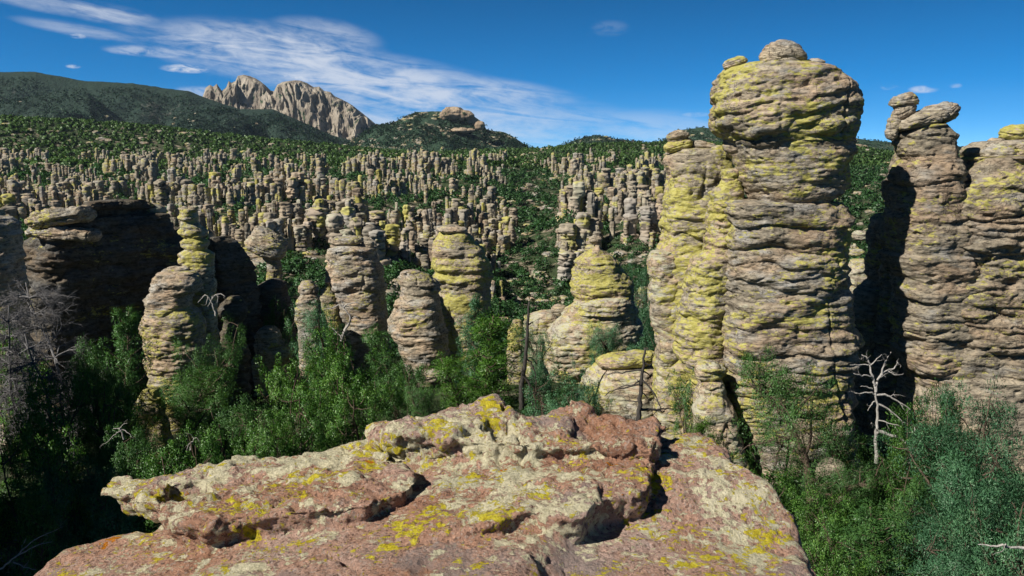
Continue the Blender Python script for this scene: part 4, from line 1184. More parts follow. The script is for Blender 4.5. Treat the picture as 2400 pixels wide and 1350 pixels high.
def build_summit():
    h = 0.0145
    x0, x1, y0, y1, z0, z1 = -3.3, 2.2, 1.35, 5.5, -2.75, -1.05
    gx, gy = np.arange(x0, x1, h), np.arange(y0, y1, h)
    gzv = np.arange(z0, z1, h)
    X, Y = np.meshgrid(gx, gy, indexing='ij')
    P2 = np.stack([X.ravel(), Y.ravel(), np.zeros(X.size)], -1)
    n2 = lambda s, seed, o=3: fbm(P2 * s, o, seed).reshape(X.shape)
    # wobble the outlines so the edges are ragged
    WX = X + 0.05 * n2(3.0, 1) + 0.02 * n2(11.0, 2)
    WY = Y + 0.05 * n2(3.0, 3) + 0.02 * n2(11.0, 4)

    def plan(pts):
        return poly_sdf([at_z(px, py, z) for (px, py, z) in pts], WX, WY)
    # lower slab
    base = plan([(40, 1420, -2.05), (150, 1322, -1.98), (280, 1262, -1.92), (360, 1235, -1.86), (420, 1165, -1.8), (640, 1060, -1.66), (900, 990, -1.6), (1150, 945, -1.6), (1400, 975, -1.6), (1560, 1035, -1.66), (1650, 1062, -1.77),
                 (1700, 1112, -1.81), (1728, 1152, -1.82), (1792, 1182, -1.84), (1855, 1232, -1.85), (1892, 1300, -1.87), (1918, 1365, -1.89), (1975, 1500, -1.93), (1900, 1900, -1.95), (600, 1900, -1.95), (-100, 1560, -2.1)])
    hb = -1.70 - 0.10 * sstep(X + 0.35 * (3.3 - Y), 0.12, 0.34) * (1 - 0.85 * sstep(Y, 3.35, 3.9)) + 0.05 * np.clip(Y - 3.0, 0, None) + 0.09 * sstep(X, 0.55, 0.85) * sstep(Y, 3.3, 3.8) - 0.045 * np.clip(X - 0.1, 0, None) - 0.115 * np.clip(-X - 0.55, 0, None) ** 1.15 + 0.03 * n2(1.3, 11, 2) + 0.045 * n2(0.8, 12, 1)
    # the broad middle slab: stands a step above the right-hand part, melts into the lower slab on the other side
    mid = plan([(880, 1030, -1.56), (1300, 1020, -1.54), (1545, 1080, -1.58), (1540, 1118, -1.60), (1505, 1150, -1.60), (1452, 1158, -1.60), (1400, 1185, -1.61), (1378, 1212, -1.62), (1325, 1222, -1.62), (1262, 1218, -1.64),
                (1180, 1250, -1.68), (1000, 1275, -1.7), (860, 1230, -1.7), (820, 1150, -1.66)])
    hm = -1.59 + 0.05 * (Y - 3.6) + 0.018 * n2(2.0, 21, 3)
    hm = hm - 0.17 * sstep(-(X - 0.15), 0.1, 1.2) - 0.14 * sstep(-(Y - 3.2), 0.0, 0.75)
    # back slab with its lumpy crest
    top = plan([(862, 992, -1.50), (925, 976, -1.48), (1000, 957, -1.46), (1090, 946, -1.45), (1130, 930, -1.43), (1172, 933, -1.43), (1215, 962, -1.45), (1255, 968, -1.46), (1312, 962, -1.46), (1350, 948, -1.45), (1398, 966, -1.46),
                (1540, 972, -1.5), (1562, 1003, -1.52), (1560, 1058, -1.56), (1534, 1092, -1.58), (1440, 1072, -1.56), (1390, 1062, -1.55), (1290, 1082, -1.57), (1215, 1082, -1.57), (1130, 1068, -1.56), (1000, 1050, -1.55), (905, 1034, -1.54)])
    ht = -1.468 - 0.13 * np.clip(-X - 0.25, 0, None) + 0.03 * n2(2.4, 31, 3) - 0.035 * np.clip(X, 0, None)
    for (px, py, r, a) in [(1150, 942, .15, .045), (1352, 958, .13, .045), (1190, 975, .14, .04), (1040, 965, .25, .02), (1480, 985, .25, -.01), (1270, 1000, .22, -.05), (960, 1010, .2, .02)]:
        cx, cy = at_z(px, py, -1.45)
        ht = ht + a * np.exp(-((X - cx) ** 2 + (Y - cy) ** 2) / r ** 2)
    # left slab ending in the overhanging beak
    left = plan([(238, 1138, -1.70), (252, 1114, -1.69), (300, 1108, -1.67), (420, 1106, -1.64), (445, 1082, -1.62), (522, 1066, -1.60), (532, 1052, -1.59), (640, 1042, -1.58), (750, 1022, -1.55), (866, 994, -1.52), (905, 1036, -1.54),
                 (945, 1072, -1.55), (985, 1118, -1.57), (965, 1152, -1.59), (900, 1168, -1.6), (862, 1192, -1.61), (700, 1212, -1.64), (560, 1240, -1.68), (450, 1246, -1.70), (372, 1238, -1.72), (345, 1195, -1.72), (300, 1172, -1.71), (258, 1160, -1.70)])
    hl = -1.575 + 0.062 * (X + 0.4) + 0.03 * n2(2.1, 41, 3)
    hl = np.minimum(hl, -1.48)

    def slab(sd, hgt, thick, rnd, flare=0.0):
        """a slab under the plan outline: top at hgt, edge rounded, side sloping under by flare"""
        def f(zz):
            dz = zz - hgt
            dd = sd + flare * np.clip(-dz, 0, 0.6) - 0.25 * flare * 0
            q1 = np.maximum(dd + rnd, 0)
            q2 = np.maximum(dz + rnd, 0)
            out = np.hypot(q1, q2) - rnd + np.minimum(np.maximum(dd + rnd, dz + rnd), 0)
            if thick is not None:
                out = np.maximum(out, (hgt - thick) - zz)
            return out
        return f
    fb = slab(base, hb, None, 0.10, -0.10)
    fm = slab(mid, hm, 0.5, 0.02, 0.30)
    ft = slab(top, ht, 0.5, 0.03, 0.36)
    fl = slab(left, hl, 0.165, 0.03, 0.40)
    # the stem that carries the beak
    S = np.empty((len(gx), len(gy), len(gzv)), np.float32)
    holes = []
    for (px, py, z, rx, ry, rz) in [(428, 1158, -1.66, .135, .12, .11), (1185, 990, -1.44, .14, .10, .085), (1385, 996, -1.455, .15, .10, .075), (1349, 1302, -1.72, .03, .03, .03), (870, 1040, -1.53, .07, .05, .04),
                                    (640, 1085, -1.56, .05, .05, .05), (770, 1100, -1.56, .05, .05, .05), (1350, 1295, -1.73, .02, .02, .02)]:
        c = at_z(px, py, z)
        holes.append((c[0], c[1], z, rx, ry, rz))
    for k, zz in enumerate(gzv):
        v = fb(zz)
        v = smin(v, fm(zz), 0.018)
        v = smin(v, ft(zz), 0.012)
        v = smin(v, fl(zz), 0.012)
        for (cx, cy, cz, rx, ry, rz) in holes:
            e = np.sqrt(((WX - cx) / rx) ** 2 + ((WY - cy) / ry) ** 2 + ((zz - cz) / rz) ** 2)
            v = np.maximum(v, -(e - 1) * min(rx, ry, rz))
        S[:, :, k] = v
    S[:, :, 0] = np.maximum(S[:, :, 0], 0.01)
    V, F = surface_nets(S, (x0, y0, z0), h)
    # normals, then ragged displacement
    me = mesh("tmp", V, F, None)
    N = np.empty(len(V) * 3, np.float32)
    me.vertices.foreach_get("normal", N)
    N = N.reshape(-1, 3).astype(float)
    bpy.data.meshes.remove(me)
    e1, r1 = worley(V * np.array([3.6, 3.6, 5.0]) + 0.35 * perlin(V * 5, 61)[:, None], 62)
    e2, r2 = worley(V * np.array([11, 11, 14.0]) + 0.4 * perlin(V * 14, 63)[:, None], 64)
    d = 0.020 * fbm(V * 3.2, 3, 51) + 0.014 * fbm(V * np.array([9, 9, 14]), 4, 52, 0.65)
    d = d + 0.034 * (r1 - 0.5) * sstep(e1, 0.0, 0.05) - 0.014 * (1 - sstep(e1, 0.0, 0.05)) + 0.014 * (r2 - 0.5) * sstep(e2, 0.0, 0.08)
    ii = np.clip(((V[:, 0] - x0) / h).astype(int), 0, len(gx) - 1)
    jj = np.clip(((V[:, 1] - y0) / h).astype(int), 0, len(gy) - 1)
    upper = sstep(V[:, 2] - hb[ii, jj], 0.02, 0.08)           # the crusted upper slabs are rough, the lower slab is smoother
    d = d * (0.38 + 0.62 * upper)
    d = d - 0.016 * upper * sstep(perlin(V * 6.5, 53), 0.25, 0.55) - 0.016 * sstep(perlin(V * 15, 54), 0.2, 0.5)
    zone = sstep(V[:, 1] + 0.25 * perlin(V * 2, 55), 3.3, 3.9)
    d = d + zone * (0.022 * ridged(V * 5.0, 3, 56) - 0.02)
    crack = np.abs(perlin(V * np.array([1.3, 1.3, 0.6]), 57))
    d = d - 0.03 * (1 - sstep(crack, 0.0, 0.02)) * sstep(perlin(V * 0.9, 58), -0.1, 0.2)
    V = V + N * d[:, None]
    base_pt = np.array([0.0, 2.2, gz(0, 2.2)])
    root = obj("summit_rock", None, None, base_pt)
    tag(root, "reddish-brown summit rock crusted with cream and bright yellow lichen, overhanging the trees", "rock outcrop")
    obj("lichened_slab", mesh("lichened_slab", V - base_pt, F, M_LEDGE), root)
    # the pillar under it
    n = 160
    zs = np.arange(gz(0, 2) - 1.5, -2.5, 0.07)
    th = np.linspace(0, 2 * np.pi, n, endpoint=False)
    u = (zs - zs[0]) / (zs[-1] - zs[0])
    rx = 2.0 + 0.9 * (1 - u) + 0.25 * np.sin(u * 9)
    ry = 2.1 + 0.9 * (1 - u) + 0.2 * np.sin(u * 9)
    Xp = -0.35 + rx[:, None] * np.cos(th)
    Yp = 1.75 + ry[:, None] * np.sin(th)
    Zp = np.repeat(zs[:, None], n, 1)
    P = np.stack([Xp.ravel(), Yp.ravel(), Zp.ravel()], -1)
    dd = rough(P, 63, 0.7, 0.9).reshape(Zp.shape)
    Vp = np.stack([(Xp + dd * np.cos(th)).ravel(), (Yp + dd * np.sin(th)).ravel(), Zp.ravel()], -1)
    Fp = grid_faces(len(zs), n, True)
    Vp = np.concatenate([Vp, [[-0.35, 1.75, zs[-1]]]])
    i = np.arange(n)
    last = (len(zs) - 1) * n
    obj("pillar", mesh("pillar", Vp - base_pt, [Fp, np.stack([last + i, last + (i + 1) % n, np.full(n, len(Vp) - 1)], -1)], M_FOOT), root)

# ------------------------------------------------------------------ trees
def tube(path, radii, n=6):
    path = np.asarray(path, float)
    radii = np.asarray(radii, float)
    d = np.gradient(path, axis=0)
    d /= np.linalg.norm(d, axis=1)[:, None] + 1e-9
    ref = np.where(np.abs(d[:, 2:3]) > 0.9, np.array([[1.0, 0, 0]]), np.array([[0, 0, 1.0]]))
    u = np.cross(d, ref)
    u /= np.linalg.norm(u, axis=1)[:, None] + 1e-9
    v = np.cross(d, u)
    th = np.linspace(0, 2 * np.pi, n, endpoint=False)
    V = path[:, None, :] + radii[:, None, None] * (np.cos(th)[None, :, None] * u[:, None, :] + np.sin(th)[None, :, None] * v[:, None, :])
    m = len(path)
    V = np.concatenate([V.reshape(-1, 3), path[-1:]])
    F = grid_faces(m, n, True)
    i = np.arange(n)
    last = (m - 1) * n
    return V, [F, np.stack([last + i, last + (i + 1) % n, np.full(n, len(V) - 1)], -1)]


def crooked(rng, p, d, length, nseg, wob, up=0.0):
    pts = [np.array(p, float)]
    d = np.array(d, float)
    d /= np.linalg.norm(d)
    for k in range(nseg):
        d = d + rng.normal(0, wob, 3) + np.array([0, 0, up])
        d /= np.linalg.norm(d)
        pts.append(pts[-1] + d * length / nseg)
    return np.array(pts), d


def perp(rng, d):
    a = rng.normal(0, 1, 3)
    a -= d * a.dot(d)
    return a / (np.linalg.norm(a) + 1e-9)


def tufts(rng, C, r, count, ln, wd, up=0.25, flat=0.0):
    """leaf-sized triangles radiating from each clump centre in C"""
    n = len(C) * count
    c = np.repeat(C, count, 0)
    rr = np.repeat(r if np.ndim(r) else np.full(len(C), r), count)
    d = rng.normal(0, 1, (n, 3))
    d[:, 2] = d[:, 2] * (1 - flat) + up
    d /= np.linalg.norm(d, axis=1)[:, None]
    start = c + d * (rr * rng.uniform(0.1, 1.0, n) ** 0.6)[:, None]
    dd = d + rng.normal(0, 0.55, (n, 3))
    dd /= np.linalg.norm(dd, axis=1)[:, None]
    tip = start + dd * (ln * rng.uniform(0.6, 1.3, n))[:, None]
    w = np.cross(dd, rng.normal(0, 1, (n, 3)))
    w /= np.linalg.norm(w, axis=1)[:, None] + 1e-9
    w = w * (wd * rng.uniform(0.7, 1.3, n))[:, None] * 0.5
    mid = start * 0.45 + tip * 0.55
    V = np.stack([start, mid + w, tip, mid - w], 1)
    # leaves face outward from their clump and from the crown
    cen = C.mean(0) - np.array([0, 0, 0.25 * np.ptp(C[:, 2])])
    oc = c - cen
    oc /= np.linalg.norm(oc, axis=1)[:, None] + 1e-9
    N = 0.75 * (start - c) / (rr[:, None] + 1e-9) + 0.45 * oc + np.array([0, 0, 0.12]) + rng.normal(0, 0.16, (n, 3))
    N /= np.linalg.norm(N, axis=1)[:, None] + 1e-9
    g = np.cross(V[:, 1] - V[:, 3], V[:, 2] - V[:, 0])
    flip = (g * N).sum(1) < 0
    V[flip] = V[flip][:, [0, 3, 2, 1]]
    F = np.arange(n * 4).reshape(-1, 4)
    return V.reshape(-1, 3), F, np.repeat(N, 4, 0)


def tree_shape(kind, seed):
    """unit-ish tree about 6 m tall: trunk mesh data and crown mesh data"""
    rng = np.random.default_rng(seed)
    H = 6.0
    wood, C, R = [], [], []
    if kind == 'pine':            # upright, tiered, open
        tp, _ = crooked(rng, (0, 0, -0.6), (0.03, 0.02, 1), H + 0.5, 12, 0.045)
        wood.append(tube(tp, np.linspace(0.14, 0.02, len(tp)), 8))
        nl, prof = 46, lambda u: 0.30 + 1.75 * (1 - u) ** 0.8 * min(1, (u + 0.05) * 6)
        for k in range(nl):
            u = 0.16 + 0.84 * (k + rng.uniform(-.4, .4)) / nl
            i = min(len(tp) - 2, u * (len(tp) - 1))
            p = tp[int(i)] + (tp[int(i) + 1] - tp[int(i)]) * (i % 1)
            a = k * 2.4 + rng.uniform(-.5, .5)
            L = prof(u) * rng.uniform(0.65, 1.15)
            bp, _ = crooked(rng, p, (math.cos(a), math.sin(a), 0.15 + 0.5 * u), L, 6, 0.13, 0.05)
            wood.append(tube(bp, np.linspace(0.035, 0.008, 7), 5))
            for q in np.linspace(0.3, 1.0, max(2, int(L * 3.4))):
                j = q * 5.999
                c = bp[int(j)] + (bp[min(6, int(j) + 1)] - bp[int(j)]) * (j % 1)
                C.append(c + rng.normal(0, 0.10, 3) * (1 + L * 0.5))
                R.append(rng.uniform(0.18, 0.34))
        cr = tufts(rng, np.array(C), np.array(R), 110, 0.12, 0.026, 0.45)
    elif kind == 'pinyon':        # rounded, dense, with lobes
        tp, _ = crooked(rng, (0, 0, -0.8), (0.05, 0.02, 1), H * 0.62, 8, 0.11)
        wood.append(tube(tp, np.linspace(0.19, 0.07, len(tp)), 8))
        lobes = []
        for k in range(18):
            a = k * 2.4 + rng.uniform(-.4, .4)
            u = rng.uniform(0.25, 1.0)
            p = tp[int(u * (len(tp) - 1))]
            el = rng.uniform(-0.05, 1.0) * (0.4 + u * 0.7)
            L = rng.uniform(1.2, 2.3) * (1.1 - 0.25 * u)
            bp, _ = crooked(rng, p, (math.cos(a) * math.cos(el), math.sin(a) * math.cos(el), math.sin(el)), L, 6, 0.16, 0.05)
            wood.append(tube(bp, np.linspace(0.06, 0.015, 7), 5))
            lobes.append((bp[-1], rng.uniform(0.6, 0.95)))
            lobes.append((bp[4] + rng.normal(0, .2, 3), rng.uniform(0.45, 0.7)))
        for (c, r) in lobes:
            m = int(4 * (r / 0.7) ** 2) + 1
            dd = rng.normal(0, 1, (m, 3))
            dd /= np.linalg.norm(dd, axis=1)[:, None]
            pts = c + dd * np.array([1, 1, 0.75]) * (r * rng.uniform(0.55, 1.05, m) ** 0.5)[:, None]
            C += list(pts)
            R += list(rng.uniform(0.23, 0.40, m))
            for q in range(0, m, 2):
                bp = np.linspace(c, pts[q], 4) + rng.normal(0, 0.04, (4, 3))
                wood.append(tube(bp, np.linspace(0.018, 0.006, 4), 4))
        cr = tufts(rng, np.array(C), np.array(R), 270, 0.075, 0.018, 0.50)
    elif kind == 'juniper':       # open, crooked, wispy clumps in layers
        tp, _ = crooked(rng, (0, 0, -0.8), (0.15, 0.0, 1), H * 0.85, 10, 0.17)
        wood.append(tube(tp, np.linspace(0.2, 0.035, len(tp)), 8))
        for k in range(17):
            u = rng.uniform(0.35, 1.0)
            p = tp[int(u * (len(tp) - 1))]
            a = k * 2.4 + rng.uniform(-.6, .6)
            L = rng.uniform(1.0, 2.2) * (1.25 - 0.55 * u)
            bp, _ = crooked(rng, p, (math.cos(a), math.sin(a), rng.uniform(0.05, 0.8)), L, 7, 0.22, 0.04)
            wood.append(tube(bp, np.linspace(0.06, 0.012, 8), 5))
            for q in (4, 7):
                r = rng.uniform(0.35, 0.62)
                c = bp[q]
                m = int(3 * (r / 0.5) ** 2) + 1
                dd = rng.normal(0, 1, (m, 3))
                pts = c + dd * np.array([r * .72, r * .72, r * 0.36])
                C += list(pts)
                R += list(rng.uniform(0.20, 0.38, m))
                for z in range(0, m, 2):
                    b2 = np.linspace(c, pts[z], 4) + rng.normal(0, 0.03, (4, 3))
                    wood.append(tube(b2, np.linspace(0.014, 0.005, 4), 4))
        cr = tufts(rng, np.array(C), np.array(R), 190, 0.072, 0.018, 0.4)
    else:                          # 'oak': wide leafy shrub-tree, several stems
        for s in range(4):
            a0 = s * 1.57 + rng.uniform(-.5, .5)
            tp, _ = crooked(rng, (0.15 * math.cos(a0), 0.15 * math.sin(a0), -0.7), (0.35 * math.cos(a0), 0.35 * math.sin(a0), 1), H * 0.75, 9, 0.14)
            wood.append(tube(tp, np.linspace(0.10, 0.02, len(tp)), 6))
            for k in range(8):
                u = rng.uniform(0.3, 1.0)
                p = tp[int(u * (len(tp) - 1))]
                a = rng.uniform(0, 6.28)
                L = rng.uniform(0.8, 1.7)
                bp, _ = crooked(rng, p, (math.cos(a), math.sin(a), rng.uniform(0, 1.0)), L, 5, 0.2, 0.05)
                wood.append(tube(bp, np.linspace(0.03, 0.008, 6), 4))
                r = rng.uniform(0.4, 0.7)
                m = int(5 * (r / 0.55) ** 2) + 1
                dd = rng.normal(0, 1, (m, 3))
                dd /= np.linalg.norm(dd, axis=1)[:, None]
                C += list(bp[-1] + dd * (r * rng.uniform(0.4, 1.05, m))[:, None])
                R += list(rng.uniform(0.19, 0.34, m))
        cr = tufts(rng, np.array(C), np.array(R), 85, 0.075, 0.045, 0.4)
    return join(wood), cr


TREES = {}


def tree_protos():
    for kind, seeds, leaf in [('pine', (11, 12, 13), M_PINE), ('pinyon', (21, 22, 23), M_BLUE), ('juniper', (31, 32, 33), M_BLUE), ('oak', (41, 42, 43), M_OAK)]:
        lst = []
        for s in seeds:
            (wv, wf), (cv, cf, cn) = tree_shape(kind, s)
            zt = np.percentile(cv[:, 2], 99.7)
            lo, hi = np.percentile(cv[:, :2], 2, axis=0), np.percentile(cv[:, :2], 98, axis=0)
            mid = np.array([*(0.5 * (lo + hi)), 0])
            cv, wv = cv - mid, wv - mid
            xw = 0.25 * (hi - lo).sum()
            lst.append((wv, wf, cv, cf, zt, xw, cn))
        TREES[kind] = lst
    # mesh data shared by copies, one per kind, variant and leaf material
    TREES['cache'] = {}


LEAF = {'pine': None, 'blue': None}


def tree(kind, var, px, py_top, Y, wpx, leaf, name, label, cat="tree", group=None, base=None, rot=None, seed=0):
    """stand a tree with its top at row py_top, its crown about wpx wide, at distance Y"""
    wv, wf, cv, cf, zt, xw, cn = TREES[kind][var % len(TREES[kind])]
    key = (kind, var % len(TREES[kind]), leaf.name)
    if key not in TREES['cache']:
        TREES['cache'][key] = (mesh("trunk", wv, wf, M_BARK), mesh("crown", cv, cf, leaf, True, cn))
    mt, mc = TREES['cache'][key]
    x, y, ztop = at(px, py_top, Y)
    zb = gz(x, y) if base is None else base
    h = max(0.8, ztop - zb)
    sz = h / zt
    sx = (wpx / F_PX * Y / 2) / xw
    sx = float(np.clip(sx, 0.4 * sz, 2.4 * sz))
    root = obj(name, None, None, (x, y, zb))
    root.scale = (sx, sx, sz)
    rng = random.Random(int(px * 7 + py_top * 13 + Y))
    root.rotation_euler = (0, 0, rng.uniform(0, 6.28) if rot is None else rot)
    tag(root, label, cat, group)
    obj("trunk", mt, root)
    obj("crown", mc, root)
    return root


def branches(rng, p, d, L, r, depth, out, wob=0.16, up=0.02, kids=(3, 5), spread=0.8, shrink=0.62):
    pts, dl = crooked(rng, p, d, L, 7, wob, up)
    out.append(tube(pts, np.linspace(r, r * 0.45 if depth else r * 0.25, len(pts)), 6 if r > 0.03 else 4))
    if depth == 0:
        return
    for k in range(rng.integers(kids[0], kids[1] + 1)):
        q = rng.uniform(0.25, 1.0) if k else 1.0
        j = min(6, int(q * 6.99))
        p2 = pts[j]
        dd = pts[j + 1] - pts[j]
        dd /= np.linalg.norm(dd)
        nd = dd + perp(rng, dd) * rng.uniform(0.5, 1.1) * spread
        branches(rng, p2, nd, L * shrink * rng.uniform(0.7, 1.15), r * 0.5, depth - 1, out, wob, up, kids, spread, shrink)


def traced(name, label, Y, limbs, mat, r0, seed, twigs=2, cat="dead tree", twig_len=0.35, dy=0.5):
    """a dead tree whose main limbs were traced from the photograph: limbs = [(thickness, [(px, py), ...])]; the first is the trunk"""
    rng = np.random.default_rng(seed)
    p0 = at(limbs[0][1][0][0], limbs[0][1][0][1], Y)
    base = np.array(p0)
    root = obj(name, None, None, base)
    tag(root, label, cat)
    first = True
    ends = {}
    for (th, pts) in limbs:
        P = np.array([at(a, b, Y) for a, b in pts])
        # depth of a limb: start on the limb it leaves, then drift forward or back
        key = min(ends, key=lambda q: (q[0] - pts[0][0]) ** 2 + (q[1] - pts[0][1]) ** 2) if ends else None
        y0 = ends[key] if key else 0.0
        if first:
            yo = np.zeros(len(P))
        else:
            yo = y0 + np.linspace(0, rng.uniform(-1, 1) * dy, len(P))
        for q, b in zip(pts, yo):
            ends[q] = b
        P[:, 1] += yo
        # smooth resample
        seg = np.concatenate([[0], np.cumsum(np.linalg.norm(np.diff(P, axis=0), axis=1))])
        u = np.linspace(0, seg[-1], max(6, len(P) * 3))
        Q = np.stack([np.interp(u, seg, P[:, i]) for i in range(3)], -1)
        Q[1:-1] = 0.5 * Q[1:-1] + 0.25 * (Q[:-2] + Q[2:])
        Q += rng.normal(0, 0.012 + 0.05 * r0, Q.shape)
        parts = [tube(Q - base, np.linspace(r0 * th * (1.0 if first else 1.1), r0 * th * (0.35 if first else 0.38), len(Q)), 8 if first else 6)]
        L = seg[-1]
        if not first:
            for k in range(int(max(1, L * twigs))):
                i = rng.integers(len(Q) // 3, len(Q) - 1)
                d = Q[i + 1] - Q[i] if i + 1 < len(Q) else Q[i] - Q[i - 1]
                d /= np.linalg.norm(d) + 1e-9
                branches(rng, Q[i] - base, d * 0.7 + perp(rng, d) * 0.9, twig_len * rng.uniform(0.5, 1.4), r0 * th * 0.28, 1, parts, 0.25, 0.0, (1, 3))
        nm = "trunk" if first else "branch"
        obj(nm, mesh(nm, *join(parts), mat), root)
        first = False
    return root


def build_trees():
    tree_protos()
    P, B, O, G = M_PINE, M_BLUE, M_OAK, M_BRIGHT
    T = tree
    # the sunlit side, in front of the pinnacle and the wall
    T('juniper', 0, 1875, 840, 36, 250, P, "juniper", "crooked open juniper standing against the balanced-head pinnacle's foot")
    T('juniper', 1, 1940, 950, 37, 180, P, "juniper", "lower wispy juniper beside the crooked open juniper, leaning toward the silver snag")
    T('juniper', 2, 1985, 1040, 33, 170, P, "juniper", "small dark juniper under the silver snag")
    T('pinyon', 0, 2300, 892, 31, 270, B, "pinyon_tree", "large round blue-green pinyon below the wall's smooth foot")
    T('pinyon', 1, 2330, 1010, 27, 360, B, "pinyon_tree", "broad blue-green pinyon with bare grey limbs showing, under the large round one")
    T('pinyon', 2, 2250, 1150, 23, 330, B, "pinyon_tree", "dense bluish pinyon filling the sunny corner of the slope")
    T('pinyon', 0, 2420, 1120, 21, 330, B, "pinyon_tree", "pinyon cut by the edge of the view above the bleached bare limb")
    T('pine', 0, 2135, 1110, 26, 140, P, "pine_tree", "young pointed pine in front of the broad blue-green pinyon")
    T('pine', 1, 2080, 1200, 23, 230, P, "pine_tree", "bushy yellow-green pine low in the sunny corner")
    T('oak', 0, 2170, 905, 36, 150, O, "oak_shrub", "leafy bright oak shrub between the silver snag and the round pinyon", "shrub")
    T('oak', 1, 2230, 985, 33, 120, O, "oak_shrub", "leafy oak shrub in front of the wall's dark gap", "shrub")
    T('oak', 2, 2150, 1010, 32, 130, O, "oak_shrub", "dark oak shrub behind the fallen silver limb", "shrub")
    T('oak', 0, 1800, 1120, 30, 170, O, "oak_shrub", "oak shrub at the foot of the balanced-head pinnacle", "shrub")
    T('oak', 1, 1900, 1150, 28, 200, O, "oak_shrub", "oak shrub with dry twigs just beyond the summit rock", "shrub")
    T('oak', 2, 1990, 1160, 27, 200, O, "oak_shrub", "brownish-green oak shrub below the small dark juniper", "shrub")
    T('oak', 0, 1950, 1250, 22, 200, O, "oak_shrub", "shadowy oak shrub in the hollow beside the summit rock", "shrub")
    T('pine', 2, 1620, 985, 33, 110, G, "pine_tree", "bright little pine peeping over the summit rock's back edge")
    T('oak', 1, 1680, 1020, 34, 110, O, "oak_shrub", "green shrub hugging the pale spur of the pinnacle", "shrub")
    T('oak', 2, 1625, 860, 46, 60, P, "oak_shrub", "narrow dark shrub in the gap between yellowish boulder and pale spur", "shrub")
    T('juniper', 0, 1430, 752, 66, 110, B, "juniper", "small juniper growing on the bell-shaped pinnacle's skirt")
    T('oak', 0, 1525, 772, 60, 120, B, "oak_shrub", "dark green shrub tree at the foot of the yellow-lichened column", "shrub")
    T('oak', 1, 1400, 810, 64, 90, B, "oak_shrub", "low shrub beneath the small juniper on the skirt", "shrub")
    T('juniper', 1, 1500, 610, 110, 44, B, "juniper", "slim grey-green tree in the cleft beside the bell-shaped pinnacle")
    # the middle
    T('pine', 0, 1108, 690, 66, 90, B, "pine_tree", "slim dark pine rising behind the bright green pine")
    T('pine', 1, 1150, 735, 52, 190, G, "pine_tree", "bright yellow-green pine above the summit rock's crest", base=-21.5)
    T('pine', 2, 1085, 830, 48, 130, G, "pine_tree", "lower bright bushy pine leaning out of the taller one")
    T('juniper', 2, 1262, 740, 60, 90, B, "juniper", "thin open juniper behind the blackened leaning snag")
    T('oak', 2, 1300, 868, 50, 160, B, "oak_shrub", "dark round shrub between the blackened leaning snag and the yellowish boulder", "shrub")
    T('oak', 0, 1380, 890, 47, 80, B, "oak_shrub", "small dark shrub against the yellowish boulder", "shrub")
    T('oak', 1, 760, 772, 52, 210, O, "oak_shrub", "broad leafy oak in full sun below the squat pale mound", "tree")
    T('oak', 2, 700, 840, 48, 160, O, "oak_shrub", "leafy oak at the shaded edge of the squat pale mound", "tree")
    T('oak', 0, 830, 850, 46, 200, O, "oak_shrub", "wide oak thicket crown just above the summit rock's sloping edge", "tree")
    T('oak', 1, 730, 930, 40, 220, O, "oak_shrub", "oak crown nearest the summit rock's middle edge", "tree")
    T('oak', 2, 620, 960, 38, 140, O, "oak_shrub", "small oak in half shade above the summit rock's sloping edge", "tree")
    T('pine', 2, 912, 768, 60, 110, P, "pine_tree", "dark green pine in front of the broad flat-topped pinnacle's foot")
    T('oak', 0, 935, 850, 50, 130, P, "oak_shrub", "dark scrub crown under the cracked layered stack", "shrub")
    T('juniper', 0, 1000, 890, 46, 100, P, "juniper", "low juniper tucked between the oak crowns and the bright pine")
    T('juniper', 1, 745, 705, 72, 110, B, "juniper", "greyish half-bare juniper behind the bent grey snag")
    T('oak', 1, 640, 705, 76, 60, P, "oak_shrub", "dark shrub growing at the front of the hunched grey dome", "shrub")
    # the shaded side
    T('pine', 0, 270, 730, 46, 130, P, "pine_tree", "bushy pine catching light before the huge dark block")
    T('pinyon', 1, 235, 800, 43, 130, P, "pinyon_tree", "round dark pinyon under the bushy pine by the dark block")
    T('juniper', 2, 465, 752, 50, 170, P, "juniper", "open-crowned juniper screening the stout banded pillar")
    T('juniper', 0, 440, 880, 45, 190, P, "juniper", "spreading dark juniper at the stout banded pillar's foot")
    T('juniper', 1, 540, 930, 41, 170, P, "juniper", "dim juniper with pale twigs between pillar foot and oak")
    T('oak', 0, 110, 880, 36, 200, O, "oak_shrub", "olive oak in shade near the edge of the view", "tree")
    T('oak', 1, 240, 900, 38, 170, O, "oak_shrub", "dark oak beside the leaning tan rock rib", "tree")
    T('oak', 2, 60, 1000, 30, 200, O, "oak_shrub", "shaded oak with dry yellow leaves at the edge of the view", "tree")
    T('pinyon', 0, 330, 1000, 33, 190, P, "pinyon_tree", "dark pinyon above the summit rock's beak")
    T('pine', 1, 135, 1090, 20, 120, B, "pine_tree", "tufted pine top poking from the deep shade left of the beak")
    T('pine', 2, 270, 1075, 22, 150, B, "pine_tree", "tufted pine directly under the summit rock's beak")
    T('pine', 0, 50, 1190, 16, 170, P, "pine_tree", "nearest tufted pine in the shaded bottom corner")
    T('pine', 1, 240, 1180, 17, 190, B, "pine_tree", "dim pine between the beak and the bottom corner")
    T('oak', 0, 420, 1010, 32, 190, O, "oak_shrub", "shaded shrub behind the summit rock's sloping edge", "shrub")
    T('oak', 1, 500, 1000, 33, 130, O, "oak_shrub", "shaded shrub with bare bleached twigs behind the summit rock", "shrub")
    T('juniper', 2, 380, 520, 76, 70, P, "juniper", "sunlit juniper in the notch behind the huge dark block")
    T('oak', 2, 20, 760, 50, 120, O, "oak_shrub", "dark oak under the grey twiggy dead tree", "tree")
    T('pinyon', 2, 2040, 590, 105, 70, B, "pinyon_tree", "small pinyon in the green gap between pinnacle and wall")
